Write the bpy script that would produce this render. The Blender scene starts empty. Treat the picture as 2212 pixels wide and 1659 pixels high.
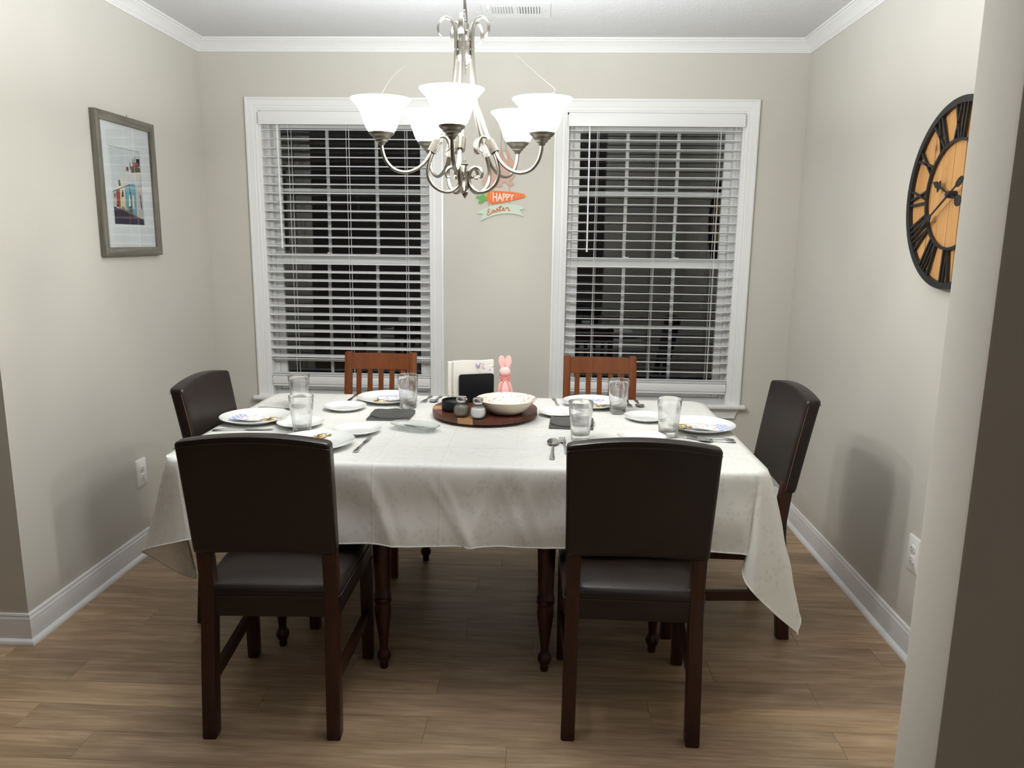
import bpy, bmesh, math, random
from mathutils import Vector, Matrix, Euler
random.seed(7)
PI = math.pi
S = bpy.context.scene
COL = S.collection

# ------------------------------------------------------------------ camera
CAM = (0.1717, -4.0945, 1.4360)
RX, RY, RZ = 0.1865, -0.0395, 0.0124
F_PX = 1634.96
def cam_axes():
    cx, sx, cy, sy, cz, sz = math.cos(RX), math.sin(RX), math.cos(RY), math.sin(RY), math.cos(RZ), math.sin(RZ)
    f = Vector((sy*cx, cy*cx, -sx)); r = Vector((cy, -sy, 0)); u = r.cross(f)
    return r*cz + u*sz, u*cz - r*sz, f
r_, u_, f_ = cam_axes()
cd = bpy.data.cameras.new('camera'); cam = bpy.data.objects.new('camera', cd); COL.objects.link(cam)
cam.matrix_world = Matrix(((r_.x, u_.x, -f_.x, CAM[0]), (r_.y, u_.y, -f_.y, CAM[1]), (r_.z, u_.z, -f_.z, CAM[2]), (0, 0, 0, 1)))
cd.sensor_fit = 'HORIZONTAL'; cd.sensor_width = 36.0; cd.lens = F_PX/2212*36.0
cd.clip_start = 0.05; cd.clip_end = 60
S.camera = cam

# ------------------------------------------------------------------ world, exposure
w = bpy.data.worlds.new('night'); S.world = w; w.use_nodes = True
w.node_tree.nodes['Background'].inputs[0].default_value = (0.6, 0.7, 1.0, 1)
w.node_tree.nodes['Background'].inputs[1].default_value = 0.002
S.view_settings.view_transform = 'Standard'; S.view_settings.look = 'None'
S.view_settings.gamma = 1.0; S.view_settings.use_curve_mapping = False
S.view_settings.exposure = 0.0
BULB_W = 51.0
FILL_W = 10.0  # output of the added fill lamp behind the camera
BULB_COL = (0.97, 1.0, 1.0)
try:
    c = S.cycles
    c.use_denoising = True; c.max_bounces = 10; c.diffuse_bounces = 5; c.glossy_bounces = 5
    c.transmission_bounces = 9; c.transparent_max_bounces = 24; c.sample_clamp_indirect = 3.0
    c.caustics_reflective = False; c.caustics_refractive = False
except Exception:
    pass

# ------------------------------------------------------------------ room numbers
XL, XR = -1.642, 1.491
CEIL = 2.44
Y_OPEN = -1.665          # where the left wall ends
TZ = 0.7522              # top face of the cloth on the table

# ------------------------------------------------------------------ materials
MATS = {}
class NT:
    def __init__(s, name):
        s.m = bpy.data.materials.new(name); s.m.use_nodes = True
        s.t = s.m.node_tree; s.b = s.t.nodes['Principled BSDF']; s.out = s.t.nodes['Material Output']
    def n(s, typ, **kw):
        nd = s.t.nodes.new(typ)
        for k, v in kw.items():
            if k in nd.inputs: nd.inputs[k].default_value = v
            else: setattr(nd, k, v)
        return nd
    def l(s, a, b): s.t.links.new(a, b)
    def math(s, op, a, b=None, c=None):
        nd = s.t.nodes.new('ShaderNodeMath'); nd.operation = op
        for i, v in enumerate((a, b, c)):
            if v is None: continue
            if isinstance(v, (int, float)): nd.inputs[i].default_value = v
            else: s.l(v, nd.inputs[i])
        return nd.outputs[0]
    def mix(s, fac, a, b):
        nd = s.t.nodes.new('ShaderNodeMix'); nd.data_type = 'RGBA'
        for i, v in ((0, fac), (6, a), (7, b)):
            if isinstance(v, (int, float)): nd.inputs[i].default_value = v
            elif isinstance(v, tuple): nd.inputs[i].default_value = (*v, 1)
            else: s.l(v, nd.inputs[i])
        return nd.outputs[2]
    def coords(s, kind='Object', scale=(1, 1, 1), loc=(0, 0, 0), rot=(0, 0, 0)):
        tc = s.n('ShaderNodeTexCoord'); mp = s.n('ShaderNodeMapping')
        mp.inputs['Scale'].default_value = scale; mp.inputs['Location'].default_value = loc; mp.inputs['Rotation'].default_value = rot
        s.l(tc.outputs[kind], mp.inputs['Vector']); return mp.outputs['Vector']
    def noise(s, vec, scale, detail=3, rough=.5, dist=0):
        nd = s.n('ShaderNodeTexNoise'); nd.inputs['Scale'].default_value = scale; nd.inputs['Detail'].default_value = detail
        nd.inputs['Roughness'].default_value = rough; nd.inputs['Distortion'].default_value = dist
        s.l(vec, nd.inputs['Vector']); return nd.outputs['Fac']
    def ramp(s, fac, stops):
        nd = s.n('ShaderNodeValToRGB'); cr = nd.color_ramp
        while len(cr.elements) < len(stops): cr.elements.new(.5)
        for e, (p, c) in zip(cr.elements, stops): e.position = p; e.color = (*c, 1) if len(c) == 3 else c
        s.l(fac, nd.inputs['Fac']); return nd.outputs['Color']
    def bump(s, h, strength=.2, dist=.002):
        nd = s.n('ShaderNodeBump'); nd.inputs['Strength'].default_value = strength; nd.inputs['Distance'].default_value = dist
        s.l(h, nd.inputs['Height']); s.l(nd.outputs['Normal'], s.b.inputs['Normal'])
def setp(nt, col=None, rough=.5, metal=0., spec=.5, **kw):
    b = nt.b
    if col is not None: b.inputs['Base Color'].default_value = (*col, 1)
    b.inputs['Roughness'].default_value = rough; b.inputs['Metallic'].default_value = metal
    b.inputs['Specular IOR Level'].default_value = spec
    for k, v in kw.items(): b.inputs[k.replace('_', ' ')].default_value = v
def plain(name, col, rough=.5, metal=0., spec=.5, bump=None, vary=0., **kw):
    """flat colour with slight procedural mottling; bump=(scale, strength, dist)"""
    nt = NT(name); setp(nt, col, rough, metal, spec, **kw)
    v = nt.coords('Object')
    if vary:
        f = nt.noise(v, 9, 4)
        nt.l(nt.mix(f, tuple(max(0, x*(1-vary)) for x in col), tuple(min(1, x*(1+vary)) for x in col)), nt.b.inputs['Base Color'])
    if bump: nt.bump(nt.noise(v, bump[0], 4), bump[1], bump[2])
    MATS[name] = nt.m; return nt.m

plain('wall_paint', (.575, .558, .510), .85, spec=.25, bump=(260, .12, .0006), vary=.01)
plain('trim_paint', (.79, .795, .80), .35, vary=.01)
plain('blind_white', (.80, .805, .82), .4, vary=.008)
plain('vinyl_white', (.78, .79, .80), .3)
plain('plastic_white', (.82, .82, .80), .35)
plain('vent_white', (.66, .67, .68), .4)
plain('slot_dark', (.02, .02, .02), .6)
plain('nickel', (.27, .252, .22), .34, 1.0, bump=(400, .08, .0003), vary=.03)
plain('steel', (.62, .62, .63), .16, 1.0)
plain('china', (.86, .88, .87), .12, spec=.6, Coat_Weight=.3)
plain('black_satin', (.006, .007, .009), .42, spec=.25, bump=(60, .15, .0006))
plain('black_iron', (.012, .012, .013), .5, bump=(90, .2, .0006))
plain('flock_pink', (.86, .53, .51), .95, spec=.1, bump=(500, .3, .0006), vary=.05)
plain('ribbon_coral', (.80, .28, .25), .6, vary=.05)
plain('salt_white', (.86, .86, .86), .9)
plain('pepper_grey', (.20, .175, .14), .95, vary=.35)
plain('stitch_tan', (.20, .10, .05), .7)
plain('seam_dark', (.045, .030, .024), .5)
plain('rubber_grey', (.085, .087, .084), .62, bump=(300, .15, .0004))
plain('brass_hook', (.4, .3, .15), .3, 1.0)
plain('thread', (.75, .73, .66), .8)
plain('web', (.12, .12, .12), .9)

def mat_ceiling():
    nt = NT('ceiling_paint'); setp(nt, (.66, .665, .685), .9, spec=.2)
    v = nt.coords('Object'); h = nt.noise(v, 85, 5, .6); h2 = nt.noise(v, 22, 3)
    nt.bump(nt.math('ADD', nt.math('MULTIPLY', h, 1.0), nt.math('MULTIPLY', h2, .6)), .55, .004)
    MATS['ceiling_paint'] = nt.m
mat_ceiling()

def mat_leather():
    nt = NT('leather'); setp(nt, (.012, .0095, .009), .36, spec=.36)
    v = nt.coords('Object'); f = nt.noise(v, 7, 4)
    nt.l(nt.mix(f, (.009, .006, .0053), (.019, .0125, .0105)), nt.b.inputs['Base Color'])
    nt.l(nt.math('MULTIPLY_ADD', f, .16, .28), nt.b.inputs['Roughness'])
    vo = nt.n('ShaderNodeTexVoronoi'); vo.inputs['Scale'].default_value = 420; nt.l(v, vo.inputs['Vector'])
    nt.bump(nt.math('ADD', nt.math('MULTIPLY', vo.outputs['Distance'], .5), nt.math('MULTIPLY', nt.noise(v, 30, 4), 1.4)), .22, .0012)
    MATS['leather'] = nt.m
mat_leather()

def wood(name, dark, light, rough=.35, stretch=(1, 1, .08), scale=22, coat=0.):
    nt = NT(name); setp(nt, light, rough, spec=.35, Coat_Weight=coat, Coat_Roughness=.2)
    oi = nt.n('ShaderNodeObjectInfo')
    tc = nt.n('ShaderNodeTexCoord'); ad = nt.n('ShaderNodeVectorMath'); ad.operation = 'ADD'
    cb = nt.n('ShaderNodeCombineXYZ'); rn = nt.math('MULTIPLY', oi.outputs['Random'], 37.0)
    for i in range(3): nt.l(rn, cb.inputs[i])
    nt.l(tc.outputs['Object'], ad.inputs[0]); nt.l(cb.outputs[0], ad.inputs[1])
    mp = nt.n('ShaderNodeMapping'); mp.inputs['Scale'].default_value = stretch; nt.l(ad.outputs[0], mp.inputs['Vector'])
    f = nt.noise(mp.outputs['Vector'], scale, 5, .6, .6); g = nt.noise(mp.outputs['Vector'], scale*5, 3)
    h = nt.math('ADD', nt.math('MULTIPLY', f, .75), nt.math('MULTIPLY', g, .25))
    nt.l(nt.ramp(h, [(.3, dark), (.7, light)]), nt.b.inputs['Base Color'])
    nt.bump(h, .08, .001)
    MATS[name] = nt.m; return nt
wood('mahogany', (.022, .0065, .004), (.055, .018, .009), .36)
wood('table_wood', (.020, .0055, .004), (.05, .012, .008), .3)
wood('chestnut', (.100, .024, .003), (.165, .044, .007), .5)
wood('walnut', (.042, .014, .007), (.115, .038, .018), .4, (1, .12, 1), 30)
wood('padauk', (.06, .014, .008), (.14, .036, .020), .4, (1, .12, 1), 30)
wood('tan_wood', (.30, .145, .055), (.50, .29, .13), .4, (1, .12, 1), 30)
wood('grey_wood', (.075, .070, .058), (.23, .215, .175), .7, (1, 1, .08), 40)
wood('pink_wood', (.52, .34, .28), (.60, .41, .34), .8, (.15, 1, 1), 40)

def mat_pine():
    nt = wood('pine', (.46, .225, .075), (.66, .37, .15), .55, (1, .07, 1), 16)
    v = nt.coords('Object', (1, .8, 1)); vo = nt.n('ShaderNodeTexVoronoi'); vo.inputs['Scale'].default_value = 9; nt.l(v, vo.inputs['Vector'])
    k = nt.ramp(vo.outputs['Distance'], [(.04, (1, 1, 1)), (.13, (0, 0, 0))])
    old = nt.b.inputs['Base Color'].links[0].from_socket
    nt.l(nt.mix(nt.math('MULTIPLY', k, .75), old, (.16, .06, .02)), nt.b.inputs['Base Color'])
mat_pine()

def mat_floor():
    nt = NT('vinyl_plank'); setp(nt, (.2, .13, .08), .42, spec=.45)
    oi = nt.n('ShaderNodeObjectInfo'); tc = nt.n('ShaderNodeTexCoord')
    cb = nt.n('ShaderNodeCombineXYZ'); rn = nt.math('MULTIPLY', oi.outputs['Random'], 61.0)
    for i in range(3): nt.l(rn, cb.inputs[i])
    ad = nt.n('ShaderNodeVectorMath'); ad.operation = 'ADD'; nt.l(tc.outputs['Object'], ad.inputs[0]); nt.l(cb.outputs[0], ad.inputs[1])
    def mp(sc):
        m = nt.n('ShaderNodeMapping'); m.inputs['Scale'].default_value = sc; nt.l(ad.outputs[0], m.inputs['Vector']); return m.outputs['Vector']
    broad = nt.noise(mp((1.1, 7, 1)), 2.2, 4, .55, .8)
    grain = nt.noise(mp((1.0, 26, 1)), 4.0, 6, .65, .5)
    fine = nt.noise(mp((3, 150, 1)), 4, 3, .6)
    h = nt.math('ADD', nt.math('ADD', nt.math('MULTIPLY', broad, .42), nt.math('MULTIPLY', grain, .40)), nt.math('MULTIPLY', fine, .18))
    col = nt.ramp(h, [(.30, (.180, .114, .068)), (.47, (.355, .243, .152)), (.64, (.56, .41, .27))])
    tint = nt.mix(oi.outputs['Random'], (.88, .88, .89), (1.08, 1.05, 1.0))
    mul = nt.t.nodes.new('ShaderNodeMix'); mul.data_type = 'RGBA'; mul.blend_type = 'MULTIPLY'; mul.inputs[0].default_value = 1
    nt.l(col, mul.inputs[6]); nt.l(tint, mul.inputs[7]); nt.l(mul.outputs[2], nt.b.inputs['Base Color'])
    nt.l(nt.math('MULTIPLY_ADD', grain, .18, .34), nt.b.inputs['Roughness'])
    nt.bump(h, .18, .0012)
    MATS['vinyl_plank'] = nt.m
mat_floor()

def mat_cloth():
    nt = NT('damask'); setp(nt, (.80, .79, .735), .5, spec=.4, Sheen_Weight=.15)
    v = nt.coords('Object')
    vo = nt.n('ShaderNodeTexVoronoi'); vo.inputs['Scale'].default_value = 60; nt.l(v, vo.inputs['Vector'])
    spot = nt.ramp(vo.outputs['Distance'], [(.40, (1, 1, 1)), (.48, (0, 0, 0))])
    patch = nt.ramp(nt.noise(v, 17, 2, .5, .6), [(.50, (0, 0, 0)), (.54, (1, 1, 1))])
    fl = nt.math('MULTIPLY', spot, patch)
    nt.l(nt.mix(fl, (.90, .90, .865), (.835, .835, .81)), nt.b.inputs['Base Color'])
    nt.l(nt.math('MULTIPLY_ADD', fl, .16, .36), nt.b.inputs['Roughness'])
    # ironed creases: lines at fixed x and one line along the length
    sx = nt.n('ShaderNodeSeparateXYZ'); nt.l(v, sx.inputs[0])
    h = None
    for ax, p in ((0, -.655), (0, -.27), (0, -.06), (0, .165), (0, .56), (1, -.02), (1, .30), (1, -.33)):
        d = nt.math('ABSOLUTE', nt.math('SUBTRACT', sx.outputs[ax], p))
        g = nt.math('MAXIMUM', nt.math('SUBTRACT', 1.0, nt.math('DIVIDE', d, .006)), 0.0)
        h = g if h is None else nt.math('MAXIMUM', h, g)
    wr = nt.noise(nt.coords('Object', (1, 1, 1)), 8, 3, .5, .25)
    fine = nt.noise(v, 420, 2)
    hh = nt.math('ADD', nt.math('ADD', nt.math('MULTIPLY', h, .35), nt.math('MULTIPLY', wr, 1.3)), nt.math('MULTIPLY', fine, .05))
    nt.bump(hh, .5, .006)
    tl = nt.n('ShaderNodeBsdfTranslucent'); tl.inputs['Color'].default_value = (.75, .74, .68, 1)      # thin cloth lets light through
    mx = nt.n('ShaderNodeMixShader'); mx.inputs[0].default_value = .05
    nt.l(nt.b.outputs[0], mx.inputs[1]); nt.l(tl.outputs[0], mx.inputs[2]); nt.l(mx.outputs[0], nt.out.inputs[0])
    MATS['damask'] = nt.m
mat_cloth()

def mat_glass(name, tint, lo, hi, ior=1.47):
    """thin drinking glass: clear face on, refracting and mirroring towards its edges"""
    nt = NT(name)
    gl = nt.n('ShaderNodeBsdfGlass'); gl.inputs['IOR'].default_value = ior; gl.inputs['Roughness'].default_value = .0
    tr = nt.n('ShaderNodeBsdfTransparent'); tr.inputs['Color'].default_value = (*tint, 1)
    lw = nt.n('ShaderNodeLayerWeight'); lw.inputs['Blend'].default_value = .5
    gs = nt.n('ShaderNodeBsdfGlossy'); gs.inputs['Roughness'].default_value = .0
    m0 = nt.n('ShaderNodeMixShader'); m0.inputs[0].default_value = .035; nt.l(tr.outputs[0], m0.inputs[1]); nt.l(gs.outputs[0], m0.inputs[2])
    mx = nt.n('ShaderNodeMixShader')
    nt.l(nt.math('MULTIPLY_ADD', nt.math('POWER', lw.outputs['Facing'], 3.0), hi-lo, lo), mx.inputs[0])
    nt.l(m0.outputs[0], mx.inputs[1]); nt.l(gl.outputs[0], mx.inputs[2]); nt.l(mx.outputs[0], nt.out.inputs[0])
    MATS[name] = nt.m
mat_glass('tumbler_glass', (.99, .995, .99), .80, 1.0)
mat_glass('dish_glass', (.95, .98, .97), .28, 1.0)
mat_glass('shaker_glass', (.985, .99, .985), .06, .8)
def mat_pane(name, k):
    nt = NT(name)
    tr = nt.n('ShaderNodeBsdfTransparent'); tr.inputs['Color'].default_value = (.96, .97, .97, 1)
    gs = nt.n('ShaderNodeBsdfGlossy'); gs.inputs['Roughness'].default_value = .0
    lw = nt.n('ShaderNodeLayerWeight'); lw.inputs['Blend'].default_value = .5      # Schlick reflectance of thin glass
    fr = nt.math('MULTIPLY_ADD', nt.math('POWER', lw.outputs['Facing'], 5.0), .96, .04)
    mx = nt.n('ShaderNodeMixShader'); nt.l(nt.math('MINIMUM', nt.math('MULTIPLY', fr, k), 1.0), mx.inputs[0])
    nt.l(tr.outputs[0], mx.inputs[1]); nt.l(gs.outputs[0], mx.inputs[2]); nt.l(mx.outputs[0], nt.out.inputs[0])
    MATS[name] = nt.m
mat_pane('window_glass', 1.5)
mat_pane('picture_glass', 1.0)

def mat_shade():
    nt = NT('alabaster_shade')
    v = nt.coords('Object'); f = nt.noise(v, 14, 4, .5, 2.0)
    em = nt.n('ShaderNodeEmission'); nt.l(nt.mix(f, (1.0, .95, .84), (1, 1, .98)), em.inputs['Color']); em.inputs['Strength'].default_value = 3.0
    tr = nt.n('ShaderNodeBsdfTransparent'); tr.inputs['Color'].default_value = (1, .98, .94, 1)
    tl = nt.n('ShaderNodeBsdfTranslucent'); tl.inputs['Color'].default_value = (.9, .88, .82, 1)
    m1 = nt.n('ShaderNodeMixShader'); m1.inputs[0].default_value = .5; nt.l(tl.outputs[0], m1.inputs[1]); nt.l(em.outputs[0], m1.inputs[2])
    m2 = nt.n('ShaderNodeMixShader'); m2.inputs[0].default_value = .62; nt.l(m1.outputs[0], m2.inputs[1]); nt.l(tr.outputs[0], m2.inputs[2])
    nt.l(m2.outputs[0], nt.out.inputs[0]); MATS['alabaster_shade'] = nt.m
    nt = NT('bulb_glow'); em = nt.n('ShaderNodeEmission'); em.inputs['Color'].default_value = (1, .97, .92, 1); em.inputs['Strength'].default_value = 6
    tr = nt.n('ShaderNodeBsdfTransparent'); m = nt.n('ShaderNodeMixShader'); m.inputs[0].default_value = .6
    nt.l(em.outputs[0], m.inputs[1]); nt.l(tr.outputs[0], m.inputs[2]); nt.l(m.outputs[0], nt.out.inputs[0]); MATS['bulb_glow'] = nt.m
mat_shade()

def mat_napkin():
    # local x 0..1 across: blue lattice on one side, flowers on the other (flat print)
    nt = NT('napkin_print'); setp(nt, (.85, .84, .82), .9, spec=.1)
    tc = nt.n('ShaderNodeTexCoord'); sx = nt.n('ShaderNodeSeparateXYZ'); nt.l(tc.outputs['Object'], sx.inputs[0])
    X, Y = sx.outputs[0], sx.outputs[1]
    a = nt.math('ABSOLUTE', nt.math('SINE', nt.math('MULTIPLY', nt.math('ADD', X, Y), 130)))
    b = nt.math('ABSOLUTE', nt.math('SINE', nt.math('MULTIPLY', nt.math('SUBTRACT', X, Y), 130)))
    lat = nt.math('LESS_THAN', nt.math('MINIMUM', a, b), .42)
    edge = nt.math('LESS_THAN', nt.math('ADD', X, nt.math('MULTIPLY', nt.noise(tc.outputs['Object'], 30, 2), .03)), -.008)
    v = nt.coords('Object')
    vo = nt.n('ShaderNodeTexVoronoi'); vo.inputs['Scale'].default_value = 42; nt.l(v, vo.inputs['Vector'])
    fl = nt.math('LESS_THAN', vo.outputs['Distance'], .36)
    hue = nt.ramp(nt.noise(v, 24, 1), [(.36, (.62, .25, .22)), (.45, (.83, .55, .57)), (.55, (.55, .58, .80)), (.64, (.45, .55, .35))])
    nt.t.nodes[-1].color_ramp.interpolation = 'CONSTANT' if hasattr(nt.t.nodes[-1], 'color_ramp') else 'LINEAR'
    base = nt.mix(fl, (.86, .85, .84), hue)
    lt = nt.mix(lat, (.80, .83, .90), (.27, .34, .66))
    nt.l(nt.mix(edge, base, lt), nt.b.inputs['Base Color'])
    MATS['napkin_print'] = nt.m
    # standing paper napkins: white, small flowers in the upper right corner
    nt = NT('napkin_paper'); setp(nt, (.84, .83, .78), .9, spec=.1)
    tc = nt.n('ShaderNodeTexCoord'); sx = nt.n('ShaderNodeSeparateXYZ'); nt.l(tc.outputs['Object'], sx.inputs[0])
    X, Z = sx.outputs[0], sx.outputs[2]; v = tc.outputs['Object']
    reg = nt.math('MULTIPLY', nt.math('GREATER_THAN', X, .025), nt.math('LESS_THAN', nt.math('ADD', Z, nt.math('MULTIPLY', nt.noise(v, 60, 1), .02)), .158))
    reg2 = nt.math('MULTIPLY', nt.math('LESS_THAN', X, -.05), nt.math('LESS_THAN', Z, .04))
    vo = nt.n('ShaderNodeTexVoronoi'); vo.inputs['Scale'].default_value = 75; nt.l(v, vo.inputs['Vector'])
    fl = nt.math('MULTIPLY', nt.math('LESS_THAN', vo.outputs['Distance'], .38), nt.math('MAXIMUM', reg, reg2))
    hue = nt.ramp(nt.noise(v, 55, 1), [(.38, (.74, .45, .45)), (.5, (.50, .55, .66)), (.62, (.50, .42, .66))])
    nt.l(nt.mix(fl, (.84, .83, .78), hue), nt.b.inputs['Base Color'])
    nt.bump(nt.noise(nt.coords('Object', (1, 1, 2.2), rot=(0, .7, 0)), 28, 3, .6, 1.0), .5, .003)
    MATS['napkin_paper'] = nt.m
    nt = NT('foil_gold'); setp(nt, (.62, .43, .14), .28, .9)
    v = nt.coords('Object'); n1 = nt.noise(v, 70, 2)
    nt.l(nt.ramp(n1, [(.38, (.18, .085, .03)), (.47, (.66, .45, .14)), (.58, (.80, .66, .36)), (.66, (.80, .80, .76))]), nt.b.inputs['Base Color'])
    nt.bump(nt.noise(v, 120, 3), .8, .004); MATS['foil_gold'] = nt.m
mat_napkin()

def mat_bowl():
    nt = NT('bowl_inside'); setp(nt, (.80, .70, .62), .15, spec=.6)
    tc = nt.n('ShaderNodeTexCoord'); v = tc.outputs['Object']
    vo = nt.n('ShaderNodeTexVoronoi'); vo.inputs['Scale'].default_value = 85; nt.l(v, vo.inputs['Vector'])
    dots = nt.math('MULTIPLY', nt.math('LESS_THAN', vo.outputs['Distance'], .33), nt.math('GREATER_THAN', nt.noise(v, 130, 1), .44))
    base = nt.mix(dots, (.83, .72, .65), (.60, .36, .34))
    g = nt.n('ShaderNodeTexGradient'); g.gradient_type = 'RADIAL'; nt.l(v, g.inputs['Vector'])
    fac = g.outputs['Fac']
    s1 = nt.math('LESS_THAN', nt.math('ABSOLUTE', nt.math('SUBTRACT', fac, .512)), .0045)
    s2 = nt.math('LESS_THAN', nt.math('ABSOLUTE', nt.math('SUBTRACT', fac, .535)), .0045)
    nt.l(nt.mix(nt.math('MAXIMUM', s1, s2), base, (.16, .04, .04)), nt.b.inputs['Base Color'])
    MATS['bowl_inside'] = nt.m
mat_bowl()
plain('bowl_outside', (.60, .52, .42), .25, spec=.5, vary=.05)
PRINT = {'sky': (.66, .70, .72), 'road': (.055, .045, .065), 'pavement': (.28, .14, .09), 'white_far': (.55, .56, .54), 'red': (.40, .075, .06),
         'cream': (.72, .64, .42), 'blue': (.17, .38, .47), 'grey': (.55, .53, .50), 'dark': (.035, .035, .05), 'chim': (.27, .075, .05),
         'brown': (.17, .12, .09), 'pale': (.75, .73, .66), 'bush': (.10, .13, .10), 'mat_board': (.80, .81, .83)}
for k, c in PRINT.items(): plain('print_'+k, c, .7, spec=.2, vary=.12)
plain('sign_orange', (.78, .17, .045), .7, vary=.06)
plain('sign_amber', (.86, .42, .14), .7)
plain('sign_green', (.14, .36, .10), .7, vary=.06)
plain('sign_green_light', (.36, .48, .17), .7)
plain('sign_mint', (.56, .66, .56), .75, vary=.03)
plain('sign_white', (.85, .84, .80), .7)
plain('sign_rust', (.52, .095, .02), .7)
plain('sign_tan', (.52, .40, .25), .8, vary=.08)
plain('twine', (.35, .25, .15), .9)

# ------------------------------------------------------------------ mesh helpers
class MB:
    def __init__(s): s.v = []; s.f = []; s.m = []
    def add(s, verts, faces, mi=0):
        o = len(s.v); s.v += [tuple(x) for x in verts]; s.f += [tuple(i+o for i in f) for f in faces]; s.m += [mi]*len(faces); return s
    def box(s, a, b, mi=0):
        x0, y0, z0 = a; x1, y1, z1 = b
        return s.add([(x0,y0,z0),(x1,y0,z0),(x1,y1,z0),(x0,y1,z0),(x0,y0,z1),(x1,y0,z1),(x1,y1,z1),(x0,y1,z1)],
                     [(0,3,2,1),(4,5,6,7),(0,1,5,4),(1,2,6,5),(2,3,7,6),(3,0,4,7)], mi)
    def lathe(s, prof, n=32, c=(0,0,0), mi=0, rfun=None, mis=None):
        """prof: (r,z) list from one end to the other; r==0 ends close with a pole"""
        rings = []; o = len(s.v); vs = []
        for r, z in prof:
            if r <= 1e-7: rings.append([len(vs)]); vs.append((c[0], c[1], c[2]+z))
            else:
                k = []
                for i in range(n):
                    a = 2*PI*i/n; q = r*(rfun(a, z) if rfun else 1)
                    k.append(len(vs)); vs.append((c[0]+q*math.cos(a), c[1]+q*math.sin(a), c[2]+z))
                rings.append(k)
        fs = []; ms = []
        for j, (A, B) in enumerate(zip(rings, rings[1:])):
            for i in range(n):
                i2 = (i+1) % n
                if len(A) == 1 and len(B) == 1: break
                if len(A) == 1: fs.append((A[0], B[i2], B[i]))
                elif len(B) == 1: fs.append((A[i], A[i2], B[0]))
                else: fs.append((A[i], A[i2], B[i2], B[i]))
                ms.append(mis[j] if mis else mi)
        s.v += vs; s.f += [tuple(i+o for i in f) for f in fs]; s.m += ms; return s
    def tube(s, pts, r, n=8, up=(0,0,1), flat=None, closed=False, mi=0, caps=True):
        """sweep along pts; r number or list; flat=(side, thick) gives an oval section, side measured along 'up' x tangent"""
        P = [Vector(p) for p in pts]; N = len(P); o = len(s.v); vs = []; up = Vector(up)
        prev = None
        for i, p in enumerate(P):
            if closed: t = (P[(i+1) % N]-P[i-1])
            else: t = P[min(i+1, N-1)]-P[max(i-1, 0)]
            t.normalize()
            a = up.cross(t)
            if a.length < 1e-4: a = (prev if prev is not None else Vector((1, 0, 0)).cross(t))
            a.normalize()
            if prev is not None and a.dot(prev) < 0 and flat is None: a = -a
            prev = a.copy(); b = t.cross(a)
            ri = r[i] if isinstance(r, (list, tuple)) else r
            ra, rb = (flat[i] if isinstance(flat, list) else flat) if flat else (ri, ri)
            for k in range(n):
                th = 2*PI*k/n; vs.append(p + a*ra*math.cos(th) + b*rb*math.sin(th))
        fs = []
        for i in range(N if closed else N-1):
            j = (i+1) % N
            for k in range(n):
                k2 = (k+1) % n; fs.append((i*n+k, i*n+k2, j*n+k2, j*n+k))
        if not closed and caps: fs += [tuple(range(n-1, -1, -1)), tuple((N-1)*n+k for k in range(n))]
        return s.add(vs, fs, mi)
    def prism(s, poly, z0, z1, mi=0):
        n = len(poly)
        area = sum(poly[i][0]*poly[(i+1) % n][1]-poly[(i+1) % n][0]*poly[i][1] for i in range(n))
        if area < 0: poly = poly[::-1]
        vs = [(x, y, z0) for x, y in poly] + [(x, y, z1) for x, y in poly]
        fs = [tuple(range(n-1, -1, -1)), tuple(range(n, 2*n))] + [(i, (i+1) % n, n+(i+1) % n, n+i) for i in range(n)]
        return s.add(vs, fs, mi)
    def sweep(s, prof, stations, mi=0, closed_prof=True):
        """stations: (P, A, B): profile point (a,b) lands at P + a*A + b*B"""
        o = len(s.v); n = len(prof); vs = []
        for P, A, B in stations:
            P, A, B = Vector(P), Vector(A), Vector(B)
            vs += [P + A*a + B*b for a, b in prof]
        fs = []; N = len(stations)
        for i in range(N-1):
            for k in range(n if closed_prof else n-1):
                k2 = (k+1) % n; fs.append((i*n+k, i*n+k2, (i+1)*n+k2, (i+1)*n+k))
        fs += [tuple(range(n-1, -1, -1)), tuple((N-1)*n+k for k in range(n))]
        return s.add(vs, fs, mi)
    def rloft(s, levels, seg=5, axis=2, mi=0, fn=None):
        """stack of rounded rectangles: (z, hx, hy, r, cx, cy); closed at both ends"""
        o = len(s.v); vs = []; n = seg*4
        for L in levels:
            z, hx, hy, r = L[:4]; cx, cy = (L[4], L[5]) if len(L) > 4 else (0, 0)
            r = min(r, hx*.999, hy*.999)
            for q, (sx, sy) in enumerate(((1, 1), (-1, 1), (-1, -1), (1, -1))):
                for k in range(seg):
                    a = q*PI/2 + PI/2*k/(seg-1)
                    vs.append(Vector((cx+sx*(hx-r)+r*math.cos(a), cy+sy*(hy-r)+r*math.sin(a), z)))
        if fn: vs = [Vector(fn(v)) for v in vs]
        fs = []
        for i in range(len(levels)-1):
            for k in range(n):
                k2 = (k+1) % n; fs.append((i*n+k, i*n+k2, (i+1)*n+k2, (i+1)*n+k))
        fs += [tuple(range(n-1, -1, -1)), tuple((len(levels)-1)*n+k for k in range(n))]
        return s.add(vs, fs, mi)
    def grid(s, fn, nu, nv, mi=0, flip=False):
        vs = [fn(i/nu, j/nv) for j in range(nv+1) for i in range(nu+1)]
        q = lambda i, j: j*(nu+1)+i
        fs = [(q(i,j), q(i+1,j), q(i+1,j+1), q(i,j+1)) for j in range(nv) for i in range(nu)]
        if flip: fs = [f[::-1] for f in fs]
        return s.add(vs, fs, mi)
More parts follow.
